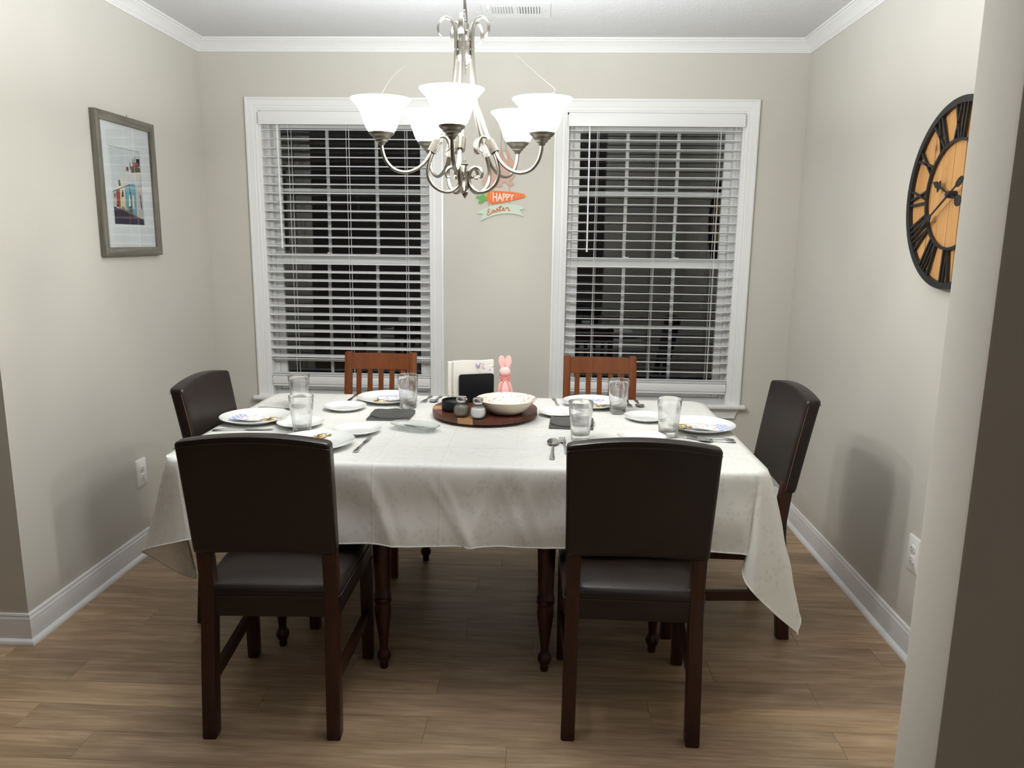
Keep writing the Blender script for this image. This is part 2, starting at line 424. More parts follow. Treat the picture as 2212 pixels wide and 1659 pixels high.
    def bevbox(s, a, b, w=.003, seg=2, mi=0):
        bm = bmesh.new(); bmesh.ops.create_cube(bm, size=1)
        for v in bm.verts: v.co = Vector(((a[i]+b[i])/2 + v.co[i]*(b[i]-a[i]) for i in range(3)))
        bmesh.ops.bevel(bm, geom=bm.edges[:], offset=w, segments=seg, affect='EDGES', profile=.6)
        bm.verts.index_update(); s.add([v.co.copy() for v in bm.verts], [[v.index for v in f.verts] for f in bm.faces], mi); bm.free(); return s
    def xf(s, fn, start=0):
        s.v = s.v[:start] + [tuple(fn(Vector(v))) for v in s.v[start:]]; return s
    def mesh(s, name, mats, angle=40):
        me = bpy.data.meshes.new(name); me.from_pydata(s.v, [], s.f)
        for m in mats: me.materials.append(MATS[m] if isinstance(m, str) else m)
        if len(mats) > 1: me.polygons.foreach_set('material_index', s.m)
        me.polygons.foreach_set('use_smooth', [True]*len(me.polygons))
        me.update()
        try: me.set_sharp_from_angle(angle=math.radians(angle))
        except Exception: pass
        return me

def obj(name, mb, mat, parent=None, loc=(0,0,0), rot=(0,0,0), angle=40):
    me = mb if isinstance(mb, bpy.types.Mesh) else mb.mesh(name, mat if isinstance(mat, (list, tuple)) else [mat], angle)
    o = bpy.data.objects.new(name, me); COL.objects.link(o); o.location = loc; o.rotation_euler = rot
    if parent is not None: o.parent = parent
    return o
def tag(o, label=None, cat=None, group=None, kind=None):
    if label: o['label'] = label
    if cat: o['category'] = cat
    if group: o['group'] = group
    if kind: o['kind'] = kind
    return o
def thing(name, label, cat, loc=(0,0,0), rot=(0,0,0), group=None):
    o = bpy.data.objects.new(name, None); COL.objects.link(o); o.location = loc
    o.rotation_euler = rot if isinstance(rot, (tuple, list)) else (0, 0, rot)
    o.empty_display_size = .1
    return tag(o, label, cat, group)
def copy_tree(o, parent=None):
    c = o.copy(); COL.objects.link(c)
    if parent is not None: c.parent = parent
    for ch in list(o.children): copy_tree(ch, c)
    return c
def dup(root, loc, rot, label, group=None):
    c = copy_tree(root); c.location = loc; c.rotation_euler = rot if isinstance(rot, (tuple, list)) else (0, 0, rot)
    c['label'] = label
    if group: c['group'] = group
    return c
def struct(name, mb, mat, parent=None, **kw):
    o = obj(name, mb, mat, parent, **kw)
    if parent is None: o['kind'] = 'structure'
    return o
def crom(P, n=8, closed=False):
    """Catmull-Rom through control points"""
    P = [Vector(p) for p in P]; N = len(P); out = []
    g = (lambda i: P[i % N]) if closed else (lambda i: P[min(max(i, 0), N-1)])
    for i in range(N if closed else N-1):
        a, b, c, d = g(i-1), g(i), g(i+1), g(i+2)
        for k in range(n):
            t = k/n
            out.append(.5*((2*b)+(c-a)*t+(2*a-5*b+4*c-d)*t*t+(3*b-a-3*c+d)*t**3))
    if not closed: out.append(P[-1])
    return out
def smooth_poly(pts, n=4): return [(v.x, v.y) for v in crom([(x, y, 0) for x, y in pts], n, True)]

# ================================================================== STRUCTURE
# ---- walls
OPEN = [(-1.336, -.430), (.280, 1.187)]      # window openings in x
OZ0, OZ1 = .560, 2.090
WB = MB()
xs = [XL-.12, OPEN[0][0], OPEN[0][1], OPEN[1][0], OPEN[1][1], XR+.12]
for i in range(5):
    if i in (1, 3):
        WB.box((xs[i], 0, 0), (xs[i+1], .14, OZ0)); WB.box((xs[i], 0, OZ1), (xs[i+1], .14, CEIL))
    else: WB.box((xs[i], 0, 0), (xs[i+1], .14, CEIL))
struct('wall_back', WB, 'wall_paint')
struct('wall_left', MB().box((XL-.12, Y_OPEN, 0), (XL, 0, CEIL)), 'wall_paint')
struct('wall_right', MB().box((XR, -3.0, 0), (XR+.12, 0, CEIL)), 'wall_paint')
struct('wall_front', MB().box((-4.6, Y_OPEN, 0), (XL-.12, Y_OPEN+.12, CEIL)), 'wall_paint')
struct('wall_near', MB().bevbox((.7415, -3.112, 0), (3.6, -3.0, CEIL), .006), 'wall_paint')
struct('wall_far', MB().box((-4.6, -7.72, 0), (3.6, -7.6, CEIL)), 'wall_paint')
struct('wall_west', MB().box((-4.72, -7.72, 0), (-4.6, Y_OPEN+.12, CEIL)), 'wall_paint')
struct('wall_east', MB().box((3.6, -7.72, 0), (3.72, -3.0, CEIL)), 'wall_paint')
struct('ceiling', MB().box((-4.72, -7.72, CEIL), (3.72, .14, CEIL+.1)), 'ceiling_paint')

# ---- floor: a base slab and vinyl planks laid along x
floor = struct('floor', MB().box((-4.72, -7.72, -.12), (3.72, .14, -.0025)), 'slot_dark')
PW, PL = .1235, 1.219
ends = {15: -.147, 16: -.692, 17: -.155, 13: .159}
far_planks = MB()
def plank_box(mb, x0, x1, y0, y1, c=None):
    g = .0003
    mb.bevbox((x0+g, y0+g, -.0024), (x1-g, y1-g, .0), .0006, 1)
k = 0
for r in range(0, 62):
    y1 = -.0400+PW - PW*r; y0 = y1-PW
    if y0 < -7.6: break
    y1 = min(y1, 0)
    e = ends.get(r, random.uniform(-.6, .6))
    lo = XL if y1 > Y_OPEN+.02 else -4.6
    hi = XR if y1 > -2.95 else 3.6
    x = e
    while x > lo: x -= PL
    while x < hi:
        a, b = max(x, lo), min(x+PL, hi)
        if b-a > .004:
            if y0 > -2.7 and b > -2.5:
                m = MB(); plank_box(m, a-(a+b)/2, b-(a+b)/2, y0-(y0+y1)/2, y1-(y0+y1)/2)
                obj('plank', m, 'vinyl_plank', floor, loc=((a+b)/2, (y0+y1)/2, 0))
            else: far_planks.box((a+.0007, y0+.0007, -.0024), (b-.0007, y1-.0007, 0))
        x += PL
tag(obj('planking', far_planks, 'vinyl_plank', floor), kind='stuff')

# ---- baseboards with quarter-round shoe, crown moulding
BASE = [(0, 0), (.013, 0), (.013, .078), (.0115, .082), (.012, .088), (.010, .094), (.0075, .098), (.0085, .103), (.006, .109), (0, .110)]
SHOE = [(.0135, .0005), (.030, .0005), (.0295, .006), (.0265, .012), (.021, .0165), (.0135, .019)]
def base_run(name, st):
    b = struct(name, MB().sweep(BASE, st), 'trim_paint', angle=25)
    obj('shoe_moulding', MB().sweep(SHOE, st), 'trim_paint', b); return b
Z = (0, 0, 1)
base_run('baseboard_left', [((XL, 0, 0), (1, -1, 0), Z), ((XL, Y_OPEN, 0), (1, -1, 0), Z), ((-4.6, Y_OPEN, 0), (0, -1, 0), Z)])
base_run('baseboard_back', [((XR, 0, 0), (-1, -1, 0), Z), ((XL, 0, 0), (1, -1, 0), Z)])
base_run('baseboard_right', [((XR, -3.0, 0), (-1, 0, 0), Z), ((XR, 0, 0), (-1, -1, 0), Z)])
base_run('baseboard_near', [((3.6, -3.112, 0), (0, -1, 0), Z), ((.7415, -3.112, 0), (-1, -1, 0), Z), ((.7415, -3.0, 0), (-1, 1, 0), Z), ((XR, -3.0, 0), (-1, 1, 0), Z)])
CROWN = [(0, 0), (.056, 0), (.056, -.009), (.047, -.0105), (.046, -.014), (.041, -.017), (.030, -.0245), (.021, -.034), (.0155, -.041), (.0150, -.0445),
         (.0105, -.046), (.0100, -.051), (.0065, -.053), (.006, -.0605), (0, -.0605)]
t1 = struct('trim_1', MB().sweep(CROWN, [((XL, Y_OPEN, CEIL), (1, 0, 0), Z), ((XL, 0, CEIL), (1, -1, 0), Z)]), 'trim_paint', angle=25)
t2 = struct('trim_2', MB().sweep(CROWN, [((XL, 0, CEIL), (1, -1, 0), Z), ((XR, 0, CEIL), (-1, -1, 0), Z)]), 'trim_paint', angle=25)
t3 = struct('trim_3', MB().sweep(CROWN, [((XR, 0, CEIL), (-1, -1, 0), Z), ((XR, -3.0, CEIL), (-1, 0, 0), Z)]), 'trim_paint', angle=25)

# ---- windows (casing, stool, apron, jambs, two sashes with panes and muntins)
CASE = [(0, 0), (0, .017), (.010, .0185), (.0125, .015), (.020, .0135), (.031, .011), (.038, .0105), (.0405, .0085), (.055, .0085), (.058, .0065), (.066, .006), (.066, 0)]
def window(n, x0, x1):
    zs = .574                                   # top of the stool
    w = struct('window_%d' % n, MB().sweep(CASE, [((x0-.066, 0, zs), (1, 0, 0), (0, -1, 0)), ((x0-.066, 0, OZ1+.066), (1, 0, -1), (0, -1, 0)),
                                  ((x1+.066, 0, OZ1+.066), (-1, 0, -1), (0, -1, 0)), ((x1+.066, 0, zs), (-1, 0, 0), (0, -1, 0))]), 'trim_paint', angle=22)
    j = MB()
    j.box((x0-.002, .0, zs), (x0+.010, .135, OZ1)); j.box((x1-.010, .0, zs), (x1+.002, .135, OZ1)); j.box((x0, .0, OZ1-.010), (x1, .135, OZ1+.002))
    obj('jamb', j, 'trim_paint', w)
    st = MB().bevbox((x0-.093, -.042, zs-.022), (x1+.093, -.0005, zs), .008, 3); st.box((x0, -.002, zs-.022), (x1, .135, zs))
    obj('stool', st, 'trim_paint', w)
    A = MB(); ap = [(x0-.066, zs-.0225), (x1+.066, zs-.0225), (x1+.040, zs-.078), (x0-.040, zs-.078)]
    A.add([(x, -.001, z) for x, z in ap]+[(x, -.012, z) for x, z in ap[:2]]+[(x, -.009, z) for x, z in ap[2:]],
          [(0,1,2,3),(7,6,5,4),(0,4,5,1),(1,5,6,2),(2,6,7,3),(3,7,4,0)])
    zz = zs-.0705; A.box((x0-.044, -.0135, zz-.006), (x1+.044, -.008, zz))
    obj('apron', A, 'trim_paint', w)
    # vinyl frame inside the opening
    fr = MB()
    for a, b in ((x0+.010, x0+.034), (x1-.034, x1-.010)):
        fr.box((a, .062, zs), (b, .13, OZ1-.01))
        fr.box((a+.008, .055, zs), (a+.014, .062, OZ1-.01))
    fr.box((x0+.034, .062, OZ1-.034), (x1-.034, .13, OZ1-.01)); fr.box((x0+.034, .062, zs), (x1-.034, .13, zs+.02))
    obj('frame', fr, 'vinyl_white', w)
    a, b = x0+.034, x1-.034
    m0 = x0+.326; m1 = x0+.594
    for nm, z0, z1, yy, sw, bot, top in (('upper_sash', 1.318, OZ1-.034, .098, .040, .032, .040), ('lower_sash', zs+.02, 1.345, .068, .040, .060, .045)):
        f = MB()
        f.bevbox((a, yy, z0), (a+sw, yy+.026, z1), .003, 1); f.bevbox((b-sw, yy, z0), (b, yy+.026, z1), .003, 1)
        f.bevbox((a+sw, yy, z0), (b-sw, yy+.026, z0+bot), .003, 1); f.bevbox((a+sw, yy, z1-top), (b-sw, yy+.026, z1), .003, 1)
        s = obj(nm, f, 'vinyl_white', w)
        gx0, gx1, gz0, gz1 = a+sw, b-sw, z0+bot, z1-top
        obj('pane', MB().box((gx0-.004, yy+.011, gz0-.004), (gx1+.004, yy+.0135, gz1+.004)), 'window_glass', s)
        for mx in (m0, m1): obj('muntin', MB().bevbox((mx-.0095, yy+.0145, gz0), (mx+.0095, yy+.0215, gz1), .003, 1), 'vinyl_white', s)
        zm = (1.696 if nm == 'upper_sash' else .979)
        obj('muntin', MB().bevbox((gx0, yy+.0150, zm-.0095), (gx1, yy+.0220, zm+.0095), .003, 1), 'vinyl_white', s)
        if nm == 'lower_sash':
            for lx in (m0, m1):
                L = MB().bevbox((lx-.025, yy+.002, z1), (lx+.025, yy+.020, z1+.007), .002, 1); L.lathe([(.006, 0), (.006, .012), (.004, .014), (0, .014)], 10, (lx, yy+.012, z1+.006))
                L.bevbox((lx, yy-.004, z1+.010), (lx+.022, yy+.004, z1+.015), .001, 1)
                obj('sash_lock', L, 'vinyl_white', w)
    return w
window(1, *OPEN[0]); window(2, *OPEN[1])

# ================================================================== BLINDS
def blind(x0, x1, tilt, label, cords, wand_x, sag):
    t = thing('window_blind', label, 'blind', ((x0+x1)/2, .022, 2.086)); t['group'] = 'white slatted blinds in the windows'
    cx = (x0+x1)/2; H = lambda z: z-2.086; Xr = lambda x: x-cx
    v = MB().bevbox((x0-cx+.002, -.046, H(2.020)), (x1-cx-.002, -.034, H(2.085)), .0025, 2)
    obj('valance', v, 'blind_white', t)
    obj('head_rail', MB().box((x0-cx+.006, -.026, H(2.04)), (x1-cx-.006, .022, H(2.083))), 'blind_white', t)
    L = (x1-x0)/2-.010
    # slightly crowned slat
    sm = MB(); prof = [(-.025, -.0007), (-.014, .0004), (0, .0010), (.014, .0004), (.025, -.0007), (.025, -.0034), (.014, -.0023), (0, -.0017), (-.014, -.0023), (-.025, -.0034)]
    sm.sweep(prof, [((-L, 0, 0), (0, 1, 0), (0, 0, 1)), ((L, 0, 0), (0, 1, 0), (0, 0, 1))])
    me = sm.mesh('slat', ['blind_white'])
    n = 28; zt, zb = 2.002, .752
    for i in range(n):
        z = zt-(zt-zb)*i/(n-1); tl = tilt
        if sag and i == n-1: tl = -.42; z += .024
        if not sag and i == n-1: z -= .006
        o = bpy.data.objects.new('slat', me); COL.objects.link(o); o.parent = t
        o.location = (random.uniform(-.0012, .0012), 0, H(z)); o.rotation_euler = (tl+random.uniform(-.012, .012), random.uniform(-.0008, .0008), 0)
    for i, z in enumerate((.690, .6945, .701)):      # slats stacked on the rail
        o = bpy.data.objects.new('slat', me); COL.objects.link(o); o.parent = t; o.location = (0, -.002+.004*i, H(z)); o.rotation_euler = (-.03*i, 0, 0)
    R = MB().bevbox((-L, -.029, H(.640)), (L, .027, H(.684)), .006, 2); R.bevbox((-L, -.024, H(.627)), (L, .022, H(.640)), .003, 1)
    obj('bottom_rail', R, 'blind_white', t)
    for c in cords:
        q = MB()
        for y in (-.0262, .0262): q.tube([(Xr(c), y, H(2.03)), (Xr(c), y, H(.686))], .0009, 5, up=(0, 1, 0))
        q.tube([(Xr(c)+.009, 0, H(2.03)), (Xr(c)+.009, -.004, H(1.3)), (Xr(c)+.009, 0, H(.686))], .0008, 5, up=(0, 1, 0))
        obj('ladder_cord', q, 'blind_white', t)
    wd = MB().tube([(Xr(wand_x), -.033, H(2.035)), (Xr(wand_x)+.001, -.034, H(2.0)), (Xr(wand_x)+.004, -.036, H(1.42)), (Xr(wand_x)+.004, -.036, H(1.385))], [.003, .0042, .0042, .0055], 6, up=(0, 1, 0))
    obj('wand', wd, 'blind_white', t)
    return t
blind(-1.334, -.432, .17, 'white slatted blind in the window behind the chandelier, its last slat hanging twisted', (-1.183, -.875, -.566), -1.238, True)
blind(.284, 1.185, -.10, 'white slatted blind in the window next to the wooden wall clock', (.438, .749, 1.066), .394, False)

# ================================================================== CEILING VENT
t = thing('air_vent', 'white metal register with two rows of louvres on the ceiling', 'vent', (.0275, -.5127, CEIL))
f = MB(); hx, hy = .151, .102
f.box((-hx, -hy, -.006), (hx, -.058, -.0005)); f.box((-hx, .058, -.006), (hx, hy, -.0005)); f.box((-hx, -.058, -.006), (-.112, .058, -.0005)); f.box((.112, -.058, -.006), (hx, .058, -.0005)); f.box((-.006, -.058, -.006), (.006, .058, -.0005))
fb = [(-hx, -hy), (hx, -hy), (hx, hy), (-hx, hy)]
f.sweep([(0, 0), (-.004, 0), (0, -.006)], [((-hx, -hy, 0), (1, 1, 0), Z), ((hx, -hy, 0), (-1, 1, 0), Z), ((hx, hy, 0), (-1, -1, 0), Z), ((-hx, hy, 0), (1, -1, 0), Z), ((-hx, -hy, 0), (1, 1, 0), Z)])
obj('frame', f, 'vent_white', t)
obj('duct', MB().box((-.115, -.062, -.0012), (.115, .062, -.0006)), 'slot_dark', t)
lv = MB().add([(-.0050, -.058, -.0075), (.0048, -.058, -.0025), (.0048, .058, -.0025), (-.0050, .058, -.0075), (-.0050, -.058, -.0085), (.0048, -.058, -.0035), (.0048, .058, -.0035), (-.0050, .058, -.0085)],
              [(3,2,1,0),(4,5,6,7),(0,1,5,4),(1,2,6,5),(2,3,7,6),(3,0,4,7)]).mesh('louvre', ['vent_white'])
for i in range(18):
    o = bpy.data.objects.new('louvre', lv); COL.objects.link(o); o.parent = t
    k = i % 9; o.location = ((-.108+k*.0122) if i < 9 else (.012+k*.0122), 0, 0)
    if i >= 9: o.rotation_euler = (0, 0, PI)
for sx in (-.131, .131): obj('screw', MB().lathe([(0, -.008), (.004, -.0075), (.0045, -.006), (0, -.006)], 12, (sx, 0, 0)), 'steel', t)
obj('damper_lever', MB().bevbox((-.122, -.074, -.016), (-.112, -.066, -.004), .001, 1), 'vent_white', t)

# ================================================================== OUTLETS
def outlet(loc, rot, label):
    t = thing('wall_outlet', label, 'outlet', loc, rot); t['group'] = 'white duplex outlets'
    obj('plate', MB().rloft([(.0, .040, .064, .004), (.004, .040, .064, .004), (.0065, .037, .061, .004)]), 'plastic_white', t)
    for s in (-1, 1):
        q = MB().rloft([(.0055, .0165, .0145, .010, 0, s*.0195), (.0085, .0165, .0145, .010, 0, s*.0195), (.0092, .0155, .0135, .009, 0, s*.0195)], 6)
        rc = obj('receptacle', q, 'plastic_white', t)
        sl = MB().box((-.0075, s*.0195-.001, .0085), (-.0052, s*.0195+.0085, .0096)).box((.0052, s*.0195-.001, .0085), (.0075, s*.0195+.0075, .0096))
        sl.lathe([(0, .0096), (.0024, .0096), (.0024, .0085)], 10, (0, s*.0195-.0065, 0)); obj('slots', sl, 'slot_dark', rc)
    obj('screw', MB().lathe([(0, .0078), (.0028, .0074), (.003, .006)], 10), 'plastic_white', t)
LEFTW, RIGHTW, BACKW = (PI/2, 0, PI/2), (PI/2, 0, -PI/2), (PI/2, 0, 0)
outlet((XL, -.856, .380), LEFTW, 'white duplex outlet low on the wall under the framed street picture')
outlet((XR, -1.538, .374), RIGHTW, 'white duplex outlet low on the wall under the round clock')

# ================================================================== FRAMED PICTURE (left wall)
t = thing('framed_picture', 'grey weathered wood frame with a matted print of colourful terraced houses', 'picture', (XL, -.790, 1.645), LEFTW)
FW, FH = .232, .291
FP = [(0, 0), (0, .024), (.006, .026), (.018, .0265), (.032, .022), (.036, .021), (.036, .010), (.036, 0)]
crn = [(-FW, -FH), (FW, -FH), (FW, FH), (-FW, FH)]; dr = [(1, 1), (-1, 1), (-1, -1), (1, -1)]
for i in range(4):
    a, b = i, (i+1) % 4
    m = MB().sweep(FP, [((*crn[a], .0008), (*dr[a], 0), Z), ((*crn[b], .0008), (*dr[b], 0), Z)])
    if i in (0, 2):   # grain runs along each rail
        o = obj('frame_rail', m, 'grey_wood', t); o.data.transform(Matrix.Rotation(PI/2, 4, 'Y')); o.rotation_euler = (0, -PI/2, 0)
    else:
        o = obj('frame_rail', m, 'grey_wood', t); o.data.transform(Matrix.Rotation(PI/2, 4, 'X')); o.rotation_euler = (-PI/2, 0, 0)
obj('backing', MB().box((-FW+.03, -FH+.03, .001), (FW-.03, FH-.03, .008)), 'print_mat_board', t)
MW, MH = .197, .256; AX0, AX1, AZ0, AZ1 = -.128, .112, -.158, .160
m = MB(); mo = [(-MW, -MH), (MW, -MH), (MW, MH), (-MW, MH)]; mi_ = [(AX0, AZ0), (AX1, AZ0), (AX1, AZ1), (AX0, AZ1)]
vs = [(x, y, .012) for x, y in mo]+[(x, y, .012) for x, y in mi_]+[(x, y, .0095) for x, y in mi_]
m.add(vs, [(i, (i+1) % 4, 4+(i+1) % 4, 4+i) for i in range(4)]+[(4+i, 4+(i+1) % 4, 8+(i+1) % 4, 8+i) for i in range(4)])
obj('mat_board', m, 'print_mat_board', t)
ART = [('sky', [(-.1283, .161), (.113, .161), (.113, -.159), (-.1325, -.159)]),
 ('road', [(-.1325,-.084),(-.0593,-.096),(.0008,-.1113),(.0588,-.125),(.113,-.1346),(.113,-.159),(-.1325,-.159)]),
 ('white_far', [(-.1317,-.0252),(-.0951,-.0195),(-.0967,-.086),(-.1317,-.084)]), ('red', [(-.0951,-.0195),(-.0659,-.0107),(-.069,-.0882),(-.0964,-.0837)]),
 ('cream', [(-.0659,-.0107),(-.0249,.0002),(-.0282,-.1006),(-.0692,-.0894)]), ('blue', [(-.0249,.0002),(.0146,.0099),(.0655,.0124),(.0592,-.1225),(-.0282,-.1006)]),
 ('grey', [(.0655,.0124),(.113,.0166),(.113,-.1342),(.0592,-.1225)]), ('pavement', [(-.0965,-.0848),(.0019,-.1041),(.0594,-.1213),(.1125,-.1329),(.1125,-.1378),(.0586,-.1267),(.0006,-.1125),(-.0597,-.0983)]),
 ('dark', [(-.1254,-.0248),(.0195,.0146),(.0678,.0135),(.0145,.0095),(-.0274,-.0014),(-.0953,-.0206),(-.1258,-.0276)]),
 ('dark', [(-.047,-.0152),(-.0404,-.0148),(-.0402,-.0427),(-.0557,-.0436)]), ('pale', [(.0039,-.0308),(.0199,-.0298),(.0146,-.0799),(-.0036,-.0807)]),
 ('pale', [(.0311,-.0315),(.0427,-.0309),(.041,-.0883),(.027,-.0889)]), ('dark', [(.0935,-.0267),(.1022,-.0262),(.1045,-.0905),(.0973,-.0908)]),
 ('dark', [(-.1095,-.0306),(-.1031,-.0303),(-.1044,-.0474),(-.1121,-.0479)]), ('dark', [(.0105,-.0021),(.016,-.0017),(.0231,-.0843),(.0162,-.0846)]),
 ('pale', [(-.1,.016),(-.03,.045),(.0,.05),(.0,.012),(-.09,-.014)]), ('brown', [(-.075,.02),(-.06,.03),(-.055,.004),(-.07,0)]),
 ('pale', [(-.001,.0555),(.0367,.0658),(.1125,.0725),(.1097,.0396),(.1023,.0378),(.0318,.0336)]), ('brown', [(.0337,.0913),(.1103,.0914),(.1122,.0723),(.0386,.0636)]),
 ('dark', [(.0828,.1268),(.1112,.1286),(.1108,.101),(.0963,.0925),(.0855,.0986)]), ('chim', [(.053,.1073),(.097,.1128),(.0987,.0927),(.0519,.0907)]),
 ('chim', [(.0569,.1241),(.063,.1248),(.0614,.1081),(.0544,.1074)]), ('chim', [(.071,.135),(.0767,.1356),(.0736,.1093),(.068,.1088)]),
 ('chim', [(-.0044,.0854),(.016,.085),(.0154,.0686),(-.0033,.0693)]), ('pale', [(.0266,.0743),(.0326,.0748),(.0293,.011),(.0192,.0103)]), ('chim', [(.0299,.105),(.0354,.1056),(.0317,.0747),(.0271,.0743)]),
 ('dark', [(-.0998,-.0781),(-.089,-.0776),(-.0883,-.0868),(-.0989,-.0861)]), ('dark', [(-.0575,-.0843),(-.0487,-.0839),(-.0505,-.0956),(-.0591,-.0948)]), ('dark', [(-.0448,-.0872),(-.0379,-.0881),(-.0397,-.0998),(-.0466,-.0989)]),
 ('bush', [(-.0084,-.0821),(.01,-.079),(.0256,-.083),(.0192,-.1107),(-.0076,-.1069)])]
keys = list(PRINT); m = MB()
for i, (k, poly) in enumerate(ART):
    n = len(poly); ar = sum(poly[j][0]*poly[(j+1) % n][1]-poly[(j+1) % n][0]*poly[j][1] for j in range(n))
    pp = poly if ar > 0 else poly[::-1]
    m.add([(x, y, .0086+i*.00003) for x, y in pp], [tuple(range(n))], keys.index(k))
obj('print', m, ['print_'+k for k in keys], t)
obj('glazing', MB().box((-MW-.002, -MH-.002, .0165), (MW+.002, MH+.002, .0185)), 'picture_glass', t)
obj('hanger', MB().tube([(.03, FH-.004, .012), (.034, FH+.010, .010), (.028, FH+.012, .010)], .0015, 6), 'brass_hook', t)

# ================================================================== CLOCK (right wall)
t = thing('wall_clock', 'large round plank clock with black iron roman numerals and hands', 'clock', (XR, -1.556, 1.599), RIGHTW)
RC = .300
def ring(r0, r1, z0, z1, n=72): return MB().lathe([(r0, z0), (r1, z0), (r1, z1), (r0, z1), (r0, z0)], n)
def clip(poly, axis, v, keep):
    out = []
    for i in range(len(poly)):
        a, b = poly[i], poly[(i+1) % len(poly)]; ia, ib = keep*(a[axis]-v) >= 0, keep*(b[axis]-v) >= 0
        if ia: out.append(a)
        if ia != ib:
            s = (v-a[axis])/(b[axis]-a[axis]); out.append((a[0]+(b[0]-a[0])*s, a[1]+(b[1]-a[1])*s))
    return out
disc = [(.286*math.cos(2*PI*i/96), .286*math.sin(2*PI*i/96)) for i in range(96)]
nb = 9; bw = .572/nb
for i in range(nb):
    a = -.286+i*bw; p = clip(clip(disc, 0, a+.0011, 1), 0, a+bw-.0011, -1)
    obj('plank', MB().prism(p, .004, .012+random.uniform(-.0008, .0008)), 'pine', t)
obj('back_disc', MB().prism([(x*.98, y*.98) for x, y in disc], .001, .004), 'black_iron', t)
obj('rim', ring(.279, RC, .001, .026), 'black_iron', t); obj('inner_ring', ring(.166, .175, .016, .024), 'black_iron', t)
def bar(mb, p, q, wd=.0075, z0=.016, z1=.024):
    p, q = Vector((*p, 0)), Vector((*q, 0)); d = (q-p).normalized(); n = Vector((-d.y, d.x, 0))*wd/2
    mb.prism([tuple((p-n)[:2]), tuple((q-n)[:2]), tuple((q+n)[:2]), tuple((p+n)[:2])], z0, z1)
ROM = ['XII', 'I', 'II', 'III', 'IIII', 'V', 'VI', 'VII', 'VIII', 'IX', 'X', 'XI']
WID = {'I': .020, 'V': .044, 'X': .048}
for h, txt in enumerate(ROM):
    ang = PI/2 - h*PI/6; m = MB(); tot = sum(WID[c] for c in txt); u = -tot/2
    er = Vector((math.cos(ang), math.sin(ang))); et = Vector((er.y, -er.x))   # outward, clockwise
    P = lambda uu, rr: tuple(er*rr + et*uu)
    r0, r1 = .172, .283
    for ch in txt:
        wd = WID[ch]; c = u+wd/2; k = .72
        if ch == 'I': bar(m, P(c*k, r0), P(c, r1))
        if ch == 'V': bar(m, P(c-wd*.34, r1), P(c*k, r0)); bar(m, P(c+wd*.34, r1), P(c*k, r0), .006)
        if ch == 'X': bar(m, P(c-wd*.36, r1), P(c*k+wd*.28, r0)); bar(m, P(c+wd*.36, r1), P(c*k-wd*.28, r0), .0065)
        u += wd
    obj('numeral', m, 'black_iron', t)
def hand(name, ang, L, tail, wd, z):
    a = math.radians(90-ang); d = Vector((math.cos(a), math.sin(a))); n = Vector((-d.y, d.x)); m = MB()
    def pg(pts): m.prism([tuple(d*l+n*s) for l, s in pts], z, z+.0025)
    pg([(-.006, .004), (L*.55, .0028), (L*.55, -.0028), (-.006, -.004)])
    pg([(L*.55, 0), (L*.63, wd), (L*.72, wd*.45), (L*.80, wd*.55), (L, 0), (L*.80, -wd*.55), (L*.72, -wd*.45), (L*.63, -wd)])
    pg([(.0, .0025), (0, -.0025), (-tail*.6, -.0025), (-tail*.6, .0025)])
    pg([(-tail*.8+math.cos(i*PI/8)*tail*.28, math.sin(i*PI/8)*wd*.9) for i in range(16)])
    obj(name, m, 'black_iron', t)
hand('hour_hand', 292, .125, .070, .020, .030); hand('minute_hand', 238, .205, .085, .014, .034)
obj('hub', MB().lathe([(0, .044), (.008, .043), (.011, .038), (.013, .012)], 20), 'black_iron', t)

# ================================================================== EASTER SIGN (back wall)
t = thing('hanging_sign', 'wooden rabbit sign with an orange carrot reading HAPPY and a mint Easter banner', 'sign', (-.058, 0, 1.62), BACKW)
BUN = [(-.097,.1329),(-.1023,.1227),(-.0969,.1091),(-.0863,.1007),(-.0687,.0974),(-.0053,.0963),(.0052,.0998),(.0016,.11),(.0121,.1203),(.0226,.1187),(.0368,.1035),(.0579,.103),(.0666,.1106),(.0613,.1173),(.0472,.1189),(.0454,.1257),(.0593,.1377),(.0695,.1615),(.0674,.1885),(.0698,.2155),(.0599,.2289),(.0493,.2389),(.0421,.259),(.0314,.279),(.0173,.2873),(.0069,.2822),(.0064,.2688),(.0114,.252),(.0036,.2621),(-.0052,.2721),(-.0121,.2653),(-.0102,.2485),(-.0013,.2318),(-.0064,.2183),(-.0203,.2013),(-.0448,.1977),(-.0622,.1841),(-.0761,.1636),(-.0866,.1466)]
obj('rabbit', MB().prism(smooth_poly(BUN, 3), .003, .008), 'pink_wood', t)
obj('bow', MB().prism(smooth_poly([(.0006,.22),(.0112,.2083),(.0288,.1983),(.0498,.1951),(.069,.1987),(.0692,.1835),(.057,.181),(.0395,.1798),(.0219,.1865),(.0078,.1982)], 3), .008, .0105), 'sign_tan', t)
e = obj('ear_patch', MB().prism(smooth_poly([(.0088,.2722),(.0211,.2655),(.03,.2488),(.0312,.2337),(.0213,.2387),(.0124,.2554)], 3), .008, .0088), 'sign_white', t)
q = MB()
for i in range(5):
    y = .265-i*.0065; x = .0125+i*.0035; q.prism([(x, y), (x+.011, y-.0035), (x+.0115, y-.0020), (x+.0005, y+.0015)], .0088, .0093)
obj('stripes', q, 'black_satin', e)
